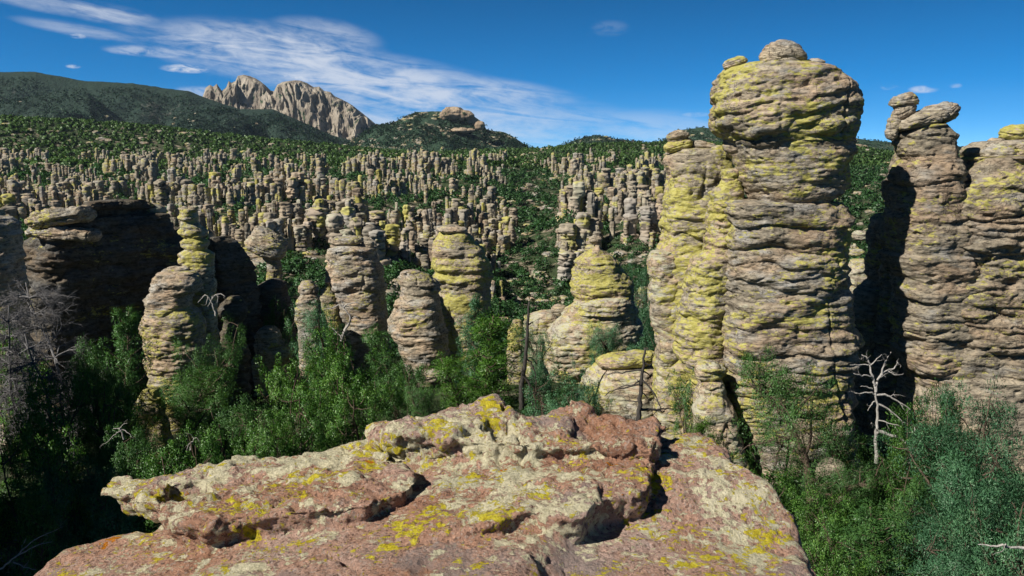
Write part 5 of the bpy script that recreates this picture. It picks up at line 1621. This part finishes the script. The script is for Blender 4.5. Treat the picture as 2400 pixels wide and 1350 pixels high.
    T('pinyon', 1, 2015, 640, 100, 60, B, "pinyon_tree", "second small pinyon lower in the green gap between pinnacle and wall")
    # dead trees
    traced("dead_tree", "silver dead tree with forked bare limbs against the black gap", 33.5,
           [(1.0, [(2055, 1085), (2052, 1010), (2058, 985), (2056, 950), (2052, 920), (2050, 905)]),
            (.6, [(2052, 918), (2056, 895), (2068, 880), (2080, 870), (2100, 868), (2112, 852)]), (.42, [(2068, 882), (2072, 858), (2080, 842), (2090, 826)]),
            (.55, [(2050, 905), (2048, 888), (2042, 872), (2040, 855), (2034, 838), (2022, 832)]), (.32, [(2040, 858), (2052, 840), (2062, 828)]),
            (.4, [(2048, 888), (2036, 878), (2012, 876), (1992, 870)]), (.26, [(2040, 856), (2020, 856), (1995, 856)]), (.4, [(2050, 925), (2036, 918), (2015, 920), (1998, 918)]), (.3, [(2046, 912), (2030, 904), (2014, 904)]),
            (.55, [(2054, 928), (2074, 924), (2094, 934), (2118, 948), (2134, 962)]), (.5, [(2056, 946), (2074, 954), (2092, 966), (2108, 984)]), (.3, [(2056, 985), (2076, 988), (2098, 990)]), (.25, [(2052, 1000), (2038, 986), (2030, 984)]),
            (.3, [(2050, 940), (2036, 946), (2026, 958)]), (.2, [(2084, 872), (2100, 880), (2110, 870)])],
           M_SILVER, 0.10, 501, twigs=2.2)
    traced("dead_tree", "fallen forked silver limb below the silver dead tree", 33,
           [(1.0, [(2055, 1010), (2074, 1016), (2098, 1022), (2114, 1030), (2126, 1040), (2136, 1056)]), (.6, [(2112, 1030), (2118, 1044), (2134, 1056), (2136, 1080), (2138, 1096)]), (.75, [(2140, 1090), (2142, 1060), (2146, 1035), (2145, 1002)]),
            (.6, [(2140, 1088), (2148, 1106), (2158, 1124)]), (.4, [(2146, 1030), (2158, 1012), (2170, 1006)]), (.4, [(2144, 1060), (2160, 1072), (2172, 1082)]), (.3, [(2136, 1110), (2112, 1114), (2098, 1110)])],
           M_SILVER, 0.095, 503, twigs=1.2)
    traced("dead_tree", "blackened upright snag with drooping branches before the yellowish boulder", 30,
           [(1.0, [(1496, 1000), (1498, 960), (1502, 910), (1508, 860), (1512, 815)]), (.35, [(1506, 868), (1480, 872), (1450, 880), (1424, 882)]), (.3, [(1502, 890), (1480, 905), (1462, 902), (1448, 912)]), (.3, [(1502, 900), (1470, 908), (1436, 912), (1416, 925)]),
            (.35, [(1504, 890), (1522, 905), (1534, 925), (1545, 950)]), (.3, [(1508, 870), (1522, 878), (1530, 892)]), (.25, [(1498, 942), (1480, 944), (1460, 946)]), (.55, [(1499, 960), (1520, 962), (1545, 966), (1562, 975)]), (.35, [(1530, 962), (1560, 966), (1582, 972)]),
            (.25, [(1500, 915), (1516, 930), (1526, 950)]), (.25, [(1510, 850), (1522, 856), (1530, 848)]), (.2, [(1502, 905), (1496, 890), (1488, 880)])],
           M_BURNT, 0.115, 505, twigs=3.0, twig_len=0.45)
    traced("dead_tree", "blackened leaning snag beside the bright green pine", 50,
           [(1.0, [(1222, 960), (1222, 900), (1230, 860), (1233, 820), (1236, 780), (1238, 740), (1240, 708)]), (.4, [(1236, 790), (1222, 800), (1210, 804)]), (.3, [(1232, 840), (1246, 850), (1256, 880), (1256, 920)]), (.3, [(1238, 760), (1250, 755)]), (.5, [(1226, 880), (1240, 895), (1246, 930), (1250, 960)]),
            (.3, [(1228, 950), (1245, 944), (1262, 958)])],
           M_BURNT, 0.19, 507, twigs=1.6, twig_len=0.7)
    traced("dead_tree", "bent grey snag crossing the broad flat-topped pinnacle", 68,
           [(1.0, [(800, 800), (806, 775), (820, 758), (822, 742), (812, 730), (806, 720)]), (.45, [(806, 722), (798, 712), (780, 722), (760, 724)]), (.4, [(806, 720), (812, 714), (838, 708), (848, 718)]), (.35, [(820, 748), (834, 742), (846, 754), (858, 752)]), (.3, [(804, 718), (802, 706), (796, 700)]),
            (.35, [(800, 790), (780, 770), (756, 760)]), (.3, [(800, 792), (812, 784), (822, 790)]), (.3, [(790, 780), (770, 790), (750, 792)])],
           M_SILVER, 0.15, 509, twigs=0.9, twig_len=0.5)
    traced("dead_tree", "arched bleached branch on the stout banded pillar's shaded side", 55,
           [(1.0, [(506, 740), (500, 720), (494, 705), (488, 695), (480, 692)]), (.7, [(494, 706), (506, 690), (520, 686), (532, 692)]), (.6, [(480, 692), (474, 700), (470, 706)]), (.5, [(500, 692), (498, 706), (494, 716)]), (.5, [(512, 688), (512, 702), (508, 712)]), (.5, [(488, 694), (486, 706), (484, 714)])],
           M_SILVER, 0.07, 511, twigs=1.5)
    traced("dead_tree", "small pale bare branch hanging in the shade above the beak", 30,
           [(1.0, [(290, 1030), (284, 1006), (276, 1004), (266, 1004)]), (.6, [(282, 1006), (300, 1010), (314, 1026)]), (.5, [(284, 1008), (270, 1016), (258, 1030), (240, 1042)]), (.5, [(280, 1004), (292, 992), (306, 986)])], M_SILVER, 0.035, 513, twigs=1.2)
    traced("dead_tree", "pale curled bare branch among dark junipers behind the summit rock", 36,
           [(1.0, [(446, 1056), (452, 1032), (458, 1024), (466, 1030), (470, 1044)]), (.7, [(454, 1028), (446, 1016), (436, 1014)]), (.6, [(452, 1034), (444, 1040), (442, 1056)])], M_SILVER, 0.04, 515, twigs=1.2)
    traced("dead_tree", "bleached bare limb low in the sunny corner at the edge of the view", 19,
           [(1.0, [(2440, 1288), (2400, 1284), (2372, 1282), (2350, 1278)]), (.7, [(2358, 1280), (2344, 1270), (2336, 1260)]), (.5, [(2350, 1280), (2330, 1284), (2302, 1282)])], M_SILVER, 0.06, 517, twigs=0.8)
    traced("dead_tree", "bare grey twigs at the shaded bottom corner", 15,
           [(1.0, [(-10, 1340), (20, 1318), (45, 1300), (60, 1262)]), (.6, [(40, 1302), (70, 1290), (100, 1284)]), (.6, [(30, 1320), (70, 1318), (110, 1312)]), (.5, [(50, 1290), (80, 1268), (130, 1250)])], M_SILVER, 0.022, 519, twigs=2.0)
    # dense grey twiggy dead trees on the shaded side
    rng = np.random.default_rng(77)
    for (px, top, Y, W, label) in [(120, 540, 47, 270, "tall dead tree of dense grey twigs before the huge dark block"), (50, 720, 42, 150, "drooping grey dead tree at the edge of the view, under the twiggy tall one"), (20, 560, 50, 110, "grey bare-twigged dead tree beneath the rounded edge rock")]:
        x, y, zt = at(px, top, Y)
        zb = gz(x, y)
        h = zt - zb
        root = obj("dead_tree", None, None, (x, y, zb))
        tag(root, label, "dead tree")
        tp, _ = crooked(rng, (0, 0, -0.5), (0.05, 0, 1), h * 0.92, 12, 0.09)
        obj("trunk", mesh("trunk", *tube(tp, np.linspace(0.16, 0.03, len(tp)), 8), M_TWIG), root)
        tw = []
        for k in range(64):
            u = rng.uniform(0.25, 1.0)
            p = tp[int(u * 12)]
            a = k * 2.4
            branches(rng, p, (math.cos(a), math.sin(a), rng.uniform(-0.1, 0.6)), W / F_PX * Y * 0.36 * rng.uniform(0.6, 1.2) * (1.15 - 0.5 * u), 0.045, 3, tw, 0.18, -0.035, (4, 6), 0.9, 0.6)
        obj("twigs", mesh("twigs", *join(tw), M_TWIG), root)

# ------------------------------------------------------------------ far slope: crowd of rock pinnacles, scrub forest, rubble
def field_proto(seed, nth, nz):
    """a stacked pinnacle one unit tall; returns verts, faces, kind word"""
    rng = np.random.default_rng(seed)
    kind = ['slender', 'stout', 'knob-headed', 'tapering', 'blocky'][seed % 5]
    wid = {'slender': 0.105, 'stout': 0.21, 'knob-headed': 0.13, 'tapering': 0.17, 'blocky': 0.19}[kind] * rng.uniform(0.62, 0.9)
    nb = int(rng.integers(2, 6))
    edges = np.sort(np.concatenate([[0, 1.0], rng.uniform(0.12, 0.95, nb - 1)]))
    z = np.linspace(0, 1, nz)
    k = np.clip(np.searchsorted(edges, z, side='right') - 1, 0, nb - 1)
    f = (z - edges[k]) / (edges[k + 1] - edges[k] + 1e-6)
    w = wid * rng.uniform(0.84, 1.08, nb) * np.linspace(1.12, 0.92, nb)
    if kind == 'tapering':
        w = wid * np.linspace(1.35, 0.55, nb) * rng.uniform(0.9, 1.1, nb)
    elif kind == 'knob-headed':
        w[-1] = wid * rng.uniform(0.95, 1.25)
        if nb > 2:
            w[-2] = wid * 0.66
    elif kind == 'blocky':
        w = wid * rng.uniform(0.92, 1.08, nb)
    wr = w[k] * (1 - rng.uniform(0.08, 0.34, nb)[k] * np.abs(2 * f - 1) ** 6)
    wr = wr * np.where(z < 0.25, 1 + 0.5 * (0.25 - z), 1)
    tail = np.clip((1 - z) / (0.32 * wid), 0, 1)
    wr = wr * np.sqrt(np.clip(tail * (2 - tail), 0.02, 1))
    th = np.linspace(0, 2 * np.pi, nth, endpoint=False)
    ox = np.cumsum(rng.normal(0, 0.018, nb))[k]
    oy = np.cumsum(rng.normal(0, 0.018, nb))[k]
    e = 2 / 2.8
    cx, sx = np.sign(np.cos(th)) * np.abs(np.cos(th)) ** e, np.sign(np.sin(th)) * np.abs(np.sin(th)) ** e
    X = ox[:, None] + wr[:, None] * cx
    Y = oy[:, None] + wr[:, None] * sx * rng.uniform(0.75, 1.0)
    Z = np.repeat(z[:, None], nth, 1)
    P = np.stack([X.ravel(), Y.ravel(), Z.ravel()], -1)
    d = 0.040 * fbm(P * np.array([8, 8, 11]), 3, seed) + 0.022 * perlin(P * np.array([6, 6, 34]), seed + 1)
    d = d - 0.05 * (1 - sstep(np.abs(perlin(P * np.array([9, 9, 1.2]), seed + 2)), 0, 0.10))
    d = d.reshape(X.shape) * np.clip(wr / wid, 0, 1)[:, None] * (wid / 0.16)
    X, Y = X + d * cx, Y + d * sx
    Z = np.where(Z > 0.9, Z + 0.02 * perlin(P * 12, seed + 4).reshape(Z.shape), Z)
    V = np.stack([X.ravel(), Y.ravel(), Z.ravel()], -1)
    F = grid_faces(nz, nth, True)
    V = np.concatenate([V, [V[-nth:].mean(0)]])
    i = np.arange(nth)
    last = (nz - 1) * nth
    return V, [F, np.stack([last + i, last + (i + 1) % nth, np.full(nth, len(V) - 1)], -1)], kind


LANDMARK = [(-200, 110, "above the grey dead trees"), (110, 330, "above the huge dark block"), (330, 430, "beyond the pale shelf behind the dark block"), (430, 560, "beyond the slender stacked tower"),
            (560, 690, "beyond the tilted slab-headed hoodoo"), (690, 770, "beyond the small grey stack"), (770, 910, "beyond the broad flat-topped pinnacle"), (910, 1010, "beyond the cracked layered stack"),
            (1010, 1150, "beyond the thick yellow-banded pinnacle"), (1150, 1330, "beside the wooded ravine"), (1330, 1460, "beyond the bell-shaped pinnacle"), (1460, 1900, "beside the tall yellow-lichened column"), (1900, 2600, "in the green gap by the wall")]


def field_spots():
    rng = np.random.default_rng(2024)
    spots = []

    def density(px, py, d):
        v = 0.0
        if px < 330:
            v = 0.85 if 355 < py < 540 else 0
        elif px < 1180:
            v = 1.0 if 362 < py < 760 else 0
        elif px < 1310:
            v = 0.22 if 370 < py < 640 else 0
        elif px < 1640:
            v = 0.62 if 385 < py < 760 else 0.12 * (py > 345)
        else:
            v = 0.0
        # bare gaps of forest
        if 1190 + (py - 420) * 0.12 < px < 1300 + (py - 420) * 0.08 and py > 420:
            v *= 0.12
        return v
    tries = 0
    while tries < 9000 and len(spots) < 2300:
        tries += 1
        px = rng.uniform(-60, 1640)
        d = math.exp(rng.uniform(math.log(185), math.log(980)))
        t = (px - 1200) / F_PX
        y = d / math.sqrt(1 + t * t)
        x = t * y
        z = gz(x, y)
        ppx, ppy = to_px(x, y, z)
        rib = perlin(np.array([[x / 55.0, y / 55.0, 3.3]]), 808)[0]
        if rng.random() > density(ppx, ppy, d) * (0.3 if d < 310 else 1.0) or rib < (-0.12 if ppx < 1300 else -0.3):
            continue
        # a row of neighbours along a rib of rock
        n = int(rng.integers(3, 11))
        ang = rng.normal(0.25, 0.55)
        H0 = rng.uniform(8.5, 16) * (1.1 if d > 300 else 1.15)
        if ppx < 330:
            H0 *= 0.9
        if ppx > 1300:
            H0 *= 1.1
        for k in range(n):
            q = (k - n / 2) * rng.uniform(1.7, 3.4)
            xx, yy = x + q * math.cos(ang) + rng.normal(0, 0.9), y + q * math.sin(ang) + rng.normal(0, 1.5)
            H = H0 * rng.uniform(0.55, 1.15)
            if any((xx - s[0]) ** 2 + (yy - s[1]) ** 2 < 2.4 for s in spots[-40:]):
                continue
            a, b = to_px(xx, yy, gz(xx, yy))
            if density(a, b, d) < 0.05:
                continue
            spots.append((xx, yy, H))
    return spots


def build_field():
    spots = field_spots()
    spots.sort(key=lambda s: -s[2] / math.hypot(s[0], s[1]))
    protos = [field_proto(s, 26, 54) for s in range(25)]
    meshes = [mesh("rock_pinnacle", V, F, M_FIELD) for V, F, k in protos]
    low = [field_proto(s, 14, 26) for s in range(25)]
    rng = np.random.default_rng(5)
    far = []
    used = {}
    for i, (x, y, H) in enumerate(spots):
        zb = gz(x, y) - 0.9
        k = int(rng.integers(0, 25))
        if H < 6.5:
            k = (k // 5) * 5 + int(rng.choice([1, 3, 4]))
        a = rng.uniform(0, 6.28)
        sw = H * rng.uniform(0.8, 1.25) * 1.12
        if i < 300:
            V, F, kind = protos[k]
            o = obj("rock_pinnacle", meshes[k], None, (x, y, zb))
            o.scale = (sw, sw, H)
            o.rotation_euler = (rng.normal(0, .03), rng.normal(0, .03), a)
            ppx, ppy = to_px(x, y, zb + H)
            row = "upper tier" if ppy < 440 else ("middle tier" if ppy < 520 else "lower tier")
            where = [w for lo, hi, w in LANDMARK if lo <= ppx < hi]
            where = where[0] if where else "at the edge of the view"
            size = "tall " if H > 12.5 else ("short " if H < 7.5 else "")
            tag(o, f"{size}{kind} far pinnacle, {row}, {where}", "rock pinnacle", "rock pinnacles crowding the far slope")
        else:
            V, F, kind = low[k]
            c, s = math.cos(a), math.sin(a)
            W = np.stack([(V[:, 0] * c - V[:, 1] * s) * sw + x, (V[:, 0] * s + V[:, 1] * c) * sw + y, V[:, 2] * H + zb], -1)
            far.append((W, F))
    o = obj("distant_pinnacles", mesh("distant_pinnacles", *join(far), M_FIELD))
    structure(o, 'stuff')
    tag(o, "smallest far rock pinnacles crowding the upper slope under the green ridge", "rock pinnacles")
    return spots


def build_forest(spots):
    """scrub forest of the far slope and the plateau: too many to count"""
    rng = np.random.default_rng(99)

    def clump(n_leaf, seed, leaf):
        r = np.random.default_rng(seed)
        C = r.normal(0, 1, (max(6, n_leaf // 12), 3))
        C /= np.linalg.norm(C, axis=1)[:, None]
        C = C * np.array([0.42, 0.42, 0.36]) * r.uniform(0.6, 1.05, (len(C), 1)) + np.array([0, 0, 0.55])
        return tufts(r, C, 0.16, 12, leaf, leaf * 0.7, 0.5)
    near = [clump(150, s, 0.17) for s in range(6)]
    mid = [clump(72, s + 10, 0.26) for s in range(6)]
    far = [clump(24, s + 20, 0.45) for s in range(6)]
    sx = np.array([s[0] for s in spots])
    sy = np.array([s[1] for s in spots])
    Vs, Fs, Ns, nV = [], [], [], 0

    def scatter(n, d0, d1, px0, px1, kinds, hmin, hmax, patch, keep_clear):
        nonlocal nV, Vs, Fs, Ns
        d = np.sqrt(rng.uniform(d0 ** 2, d1 ** 2, n)) if d1 / d0 < 2.2 else np.exp(rng.uniform(math.log(d0), math.log(d1), n))
        px = rng.uniform(px0, px1, n)
        t = (px - 1200) / F_PX
        y = d / np.sqrt(1 + t * t)
        x = t * y
        p = np.stack([x, y, np.zeros(n)], -1)
        dens = fbm(p / 38.0, 3, 123) + 0.35 * fbm(p / 11.0, 2, 124)
        cx = 0.035 * d + 14 * np.sin(d / 90.0)
        rav = np.exp(-((x - cx) / (30 + 0.03 * d)) ** 2)
        ok = (dens + 0.9 * rav > patch)
        x, y, d = x[ok], y[ok], d[ok]
        if keep_clear:
            ok = np.ones(len(x), bool)
            for i0 in range(0, len(x), 2000):
                dd = (x[i0:i0 + 2000, None] - sx[None]) ** 2 + (y[i0:i0 + 2000, None] - sy[None]) ** 2
                ok[i0:i0 + 2000] = dd.min(1) > 3.0
            x, y = x[ok], y[ok]
        z = ground_z(x, y)
        for i in range(len(x)):
            V, F, N = kinds[int(rng.integers(len(kinds)))]
            h = rng.uniform(hmin, hmax) * (1 if rng.random() < 0.8 else 1.35)
            w = h * rng.uniform(0.85, 1.4)
            a = rng.uniform(0, 6.28)
            c, s = math.cos(a), math.sin(a)
            W = np.empty_like(V)
            W[:, 0] = (V[:, 0] * c - V[:, 1] * s) * w + x[i]
            W[:, 1] = (V[:, 0] * s + V[:, 1] * c) * w + y[i]
            W[:, 2] = V[:, 2] * h + z[i] - 0.2 * h
            Vs.append(W.astype(np.float32))
            Fs.append(F + nV)
            Ns.append(np.stack([N[:, 0] * c - N[:, 1] * s, N[:, 0] * s + N[:, 1] * c, N[:, 2]], -1).astype(np.float32))
            nV += len(W)
    scatter(4200, 150, 420, 300, 2350, near, 2.6, 5.0, -0.30, True)
    scatter(1500, 250, 420, -150, 320, near, 2.6, 5.0, -0.30, True)
    scatter(6500, 420, 800, -150, 2300, mid, 2.8, 5.2, -0.30, True)
    o = obj("far_forest", mesh("far_forest", np.concatenate(Vs), np.concatenate(Fs), M_FOREST, True, np.concatenate(Ns)))
    structure(o, 'stuff')
    tag(o, "dark green scrub forest covering the far slope between the rock pinnacles", "forest")
    Vs, Fs, Ns, nV = [], [], [], 0
    scatter(12000, 800, 1420, -200, 2450, far, 3.0, 5.2, -0.50, False)
    o = obj("plateau_forest", mesh("plateau_forest", np.concatenate(Vs), np.concatenate(Fs), M_PLATEAU_LIT, True, np.concatenate(Ns)))
    structure(o, 'stuff')
    tag(o, "bright green woodland along the plateau under the far hills", "forest")
    # scrub on the hills behind
    for k, (hname, n, size) in enumerate([("wooded_hill", 30000, 5.2), ("wooded_spur", 16000, 4.8), ("scrub_hill", 10000, 4.4), ("low_hill", 4000, 4.4), ("distant_ridge", 8000, 4.0)]):
        HV = HILL_PTS[hname]
        idx = rng.integers(0, len(HV), n)
        C = HV[idx] + rng.normal(0, 1, (n, 3)) * np.array([6, 10, 0.6])
        ok = perlin(C / 60.0, 700 + k) + 0.5 * perlin(C / 18.0, 710 + k) > -0.25
        C = C[ok] + np.array([0, 0, size * 0.2])
        V, F, N = tufts(rng, C, size * 0.35, 7, size * 0.75, size * 0.6, 0.6)
        Vs, Fs = [V], [F]
        o = obj("hill_scrub", mesh("hill_scrub", V, F, M_HILLS, True, N))
        structure(o, 'stuff')
        tag(o, ["dark scrub speckling the big wooded hill", "dark scrub on the folded spurs of the wooded hill", "scrub speckling the rocky-topped hill", "scrub on the low far hill by the ravine head", "scrub on the distant ridge behind the tall pinnacle"][k], "scrub")


def build_rubble(spots):
    rng = np.random.default_rng(7)
    parts = []
    base = []
    for s in range(8):
        n, m = 10, 7
        th = np.linspace(0, 2 * np.pi, n, endpoint=False)
        ph = np.linspace(-1.5, 1.5, m)
        V = np.stack([(np.cos(ph)[:, None] * np.cos(th)).ravel(), (np.cos(ph)[:, None] * np.sin(th)).ravel(), np.repeat(np.sin(ph), n)], -1)
        V = V * (1 + 0.35 * perlin(V * 1.7, s + 400))[:, None]
        base.append((V, grid_faces(m, n, True)))
    n = 5200
    d = np.exp(rng.uniform(math.log(170), math.log(1250), n))
    px = rng.uniform(-100, 2300, n)
    t = (px - 1200) / F_PX
    y = d / np.sqrt(1 + t * t)
    x = t * y
    cl = fbm(np.stack([x, y, np.zeros(n)], -1) / 40.0, 2, 321)
    ok = cl > -0.1
    x, y, d = x[ok], y[ok], d[ok]
    z = ground_z(x, y)
    for i in range(len(x)):
        V, F = base[int(rng.integers(8))]
        r = rng.uniform(0.6, 2.2) * (1 + d[i] / 900)
        parts.append((V * np.array([r * rng.uniform(.8, 1.8), r, r * rng.uniform(.35, .8)]) + np.array([x[i], y[i], z[i] + r * 0.15]), F))
    # outcrops showing through the scrub of the hills
    for hname, n in (("scrub_hill", 420), ("distant_ridge", 260), ("low_hill", 60), ("wooded_spur", 120)):
        HV = HILL_PTS[hname]
        C = HV[rng.integers(0, len(HV), n * 3)]
        C = C[perlin(C / 70.0, 911) > 0.05][:n]
        for c in C:
            V, F = base[int(rng.integers(8))]
            r = rng.uniform(1.6, 4.6)
            parts.append((V * np.array([r * rng.uniform(.9, 2.2), r, r * rng.uniform(.5, 1.0)]) + c, F))
    o = obj("rubble", mesh("rubble", *join(parts), M_FIELD, False))
    structure(o, 'stuff')
    tag(o, "pale boulders and rubble strewn between the trees of the far slope", "rubble")


def build_undergrowth():
    """scrub covering the ground near the summit rock and between the middle pinnacles"""
    rng = np.random.default_rng(17)

    def bush(seed):
        r = np.random.default_rng(seed)
        C = r.normal(0, 1, (46, 3))
        C /= np.linalg.norm(C, axis=1)[:, None]
        C = C * np.array([0.46, 0.46, 0.36]) * r.uniform(0.35, 1.05, (46, 1)) + np.array([0, 0, 0.42])
        return tufts(r, C, 0.13, 15, 0.085, 0.05, 0.35)
    kinds = [bush(s) for s in range(7)]
    Vs, Fs, Ns, nV = [], [], [], 0
    n = 1500
    d = np.concatenate([np.sqrt(rng.uniform(9 ** 2, 55 ** 2, 420)), np.sqrt(rng.uniform(55 ** 2, 128 ** 2, 420))])
    px = rng.uniform(-250, 2650, len(d))
    t = (px - 1200) / F_PX
    y = d / np.sqrt(1 + t * t)
    x = t * y
    z = ground_z(x, y)
    for i in range(len(x)):
        V, F, N = kinds[int(rng.integers(len(kinds)))]
        h = rng.uniform(0.9, 2.0)
        w = h * rng.uniform(0.9, 1.5)
        a = rng.uniform(0, 6.28)
        c, s = math.cos(a), math.sin(a)
        W = np.empty_like(V)
        W[:, 0] = (V[:, 0] * c - V[:, 1] * s) * w + x[i]
        W[:, 1] = (V[:, 0] * s + V[:, 1] * c) * w + y[i]
        W[:, 2] = V[:, 2] * h + z[i] - 0.25
        Vs.append(W.astype(np.float32))
        Fs.append(F + nV)
        Ns.append(np.stack([N[:, 0] * c - N[:, 1] * s, N[:, 0] * s + N[:, 1] * c, N[:, 2]], -1).astype(np.float32))
        nV += len(W)
    o = obj("undergrowth", mesh("undergrowth", np.concatenate(Vs), np.concatenate(Fs), M_SCRUB, True, np.concatenate(Ns)))
    structure(o, 'stuff')
    tag(o, "dark green scrub filling the slope between the near trees and rocks", "undergrowth")


# ------------------------------------------------------------------ the air between here and the far hills
def build_haze():
    lo, hi = np.array([-6400.0, -6400.0, -120.0]), np.array([6400.0, 6400.0, 480.0])
    V = np.array([[(hi if (k >> a) & 1 else lo)[a] for a in range(3)] for k in range(8)])
    F = np.array([[0, 2, 3, 1], [4, 5, 7, 6], [0, 1, 5, 4], [2, 6, 7, 3], [0, 4, 6, 2], [1, 3, 7, 5]])
    m = bpy.data.materials.new("clear_mountain_haze")
    m.use_nodes = True
    t = m.node_tree
    t.nodes.clear()
    out = t.nodes.new('ShaderNodeOutputMaterial')
    vol = t.nodes.new('ShaderNodeVolumePrincipled')
    vol.inputs['Color'].default_value = (0.62, 0.80, 1.0, 1)
    vol.inputs['Density'].default_value = HAZE
    vol.inputs['Anisotropy'].default_value = 0.0
    t.links.new(vol.outputs[0], out.inputs['Volume'])
    structure(obj("haze", mesh("haze", V, F, m, False)), 'stuff')


HAZE = 0.00002

build_ground()
build_hills()
build_towers()
build_summit()
build_trees()
field = build_field()
build_forest(field)
build_rubble(field)
build_undergrowth()
build_haze()
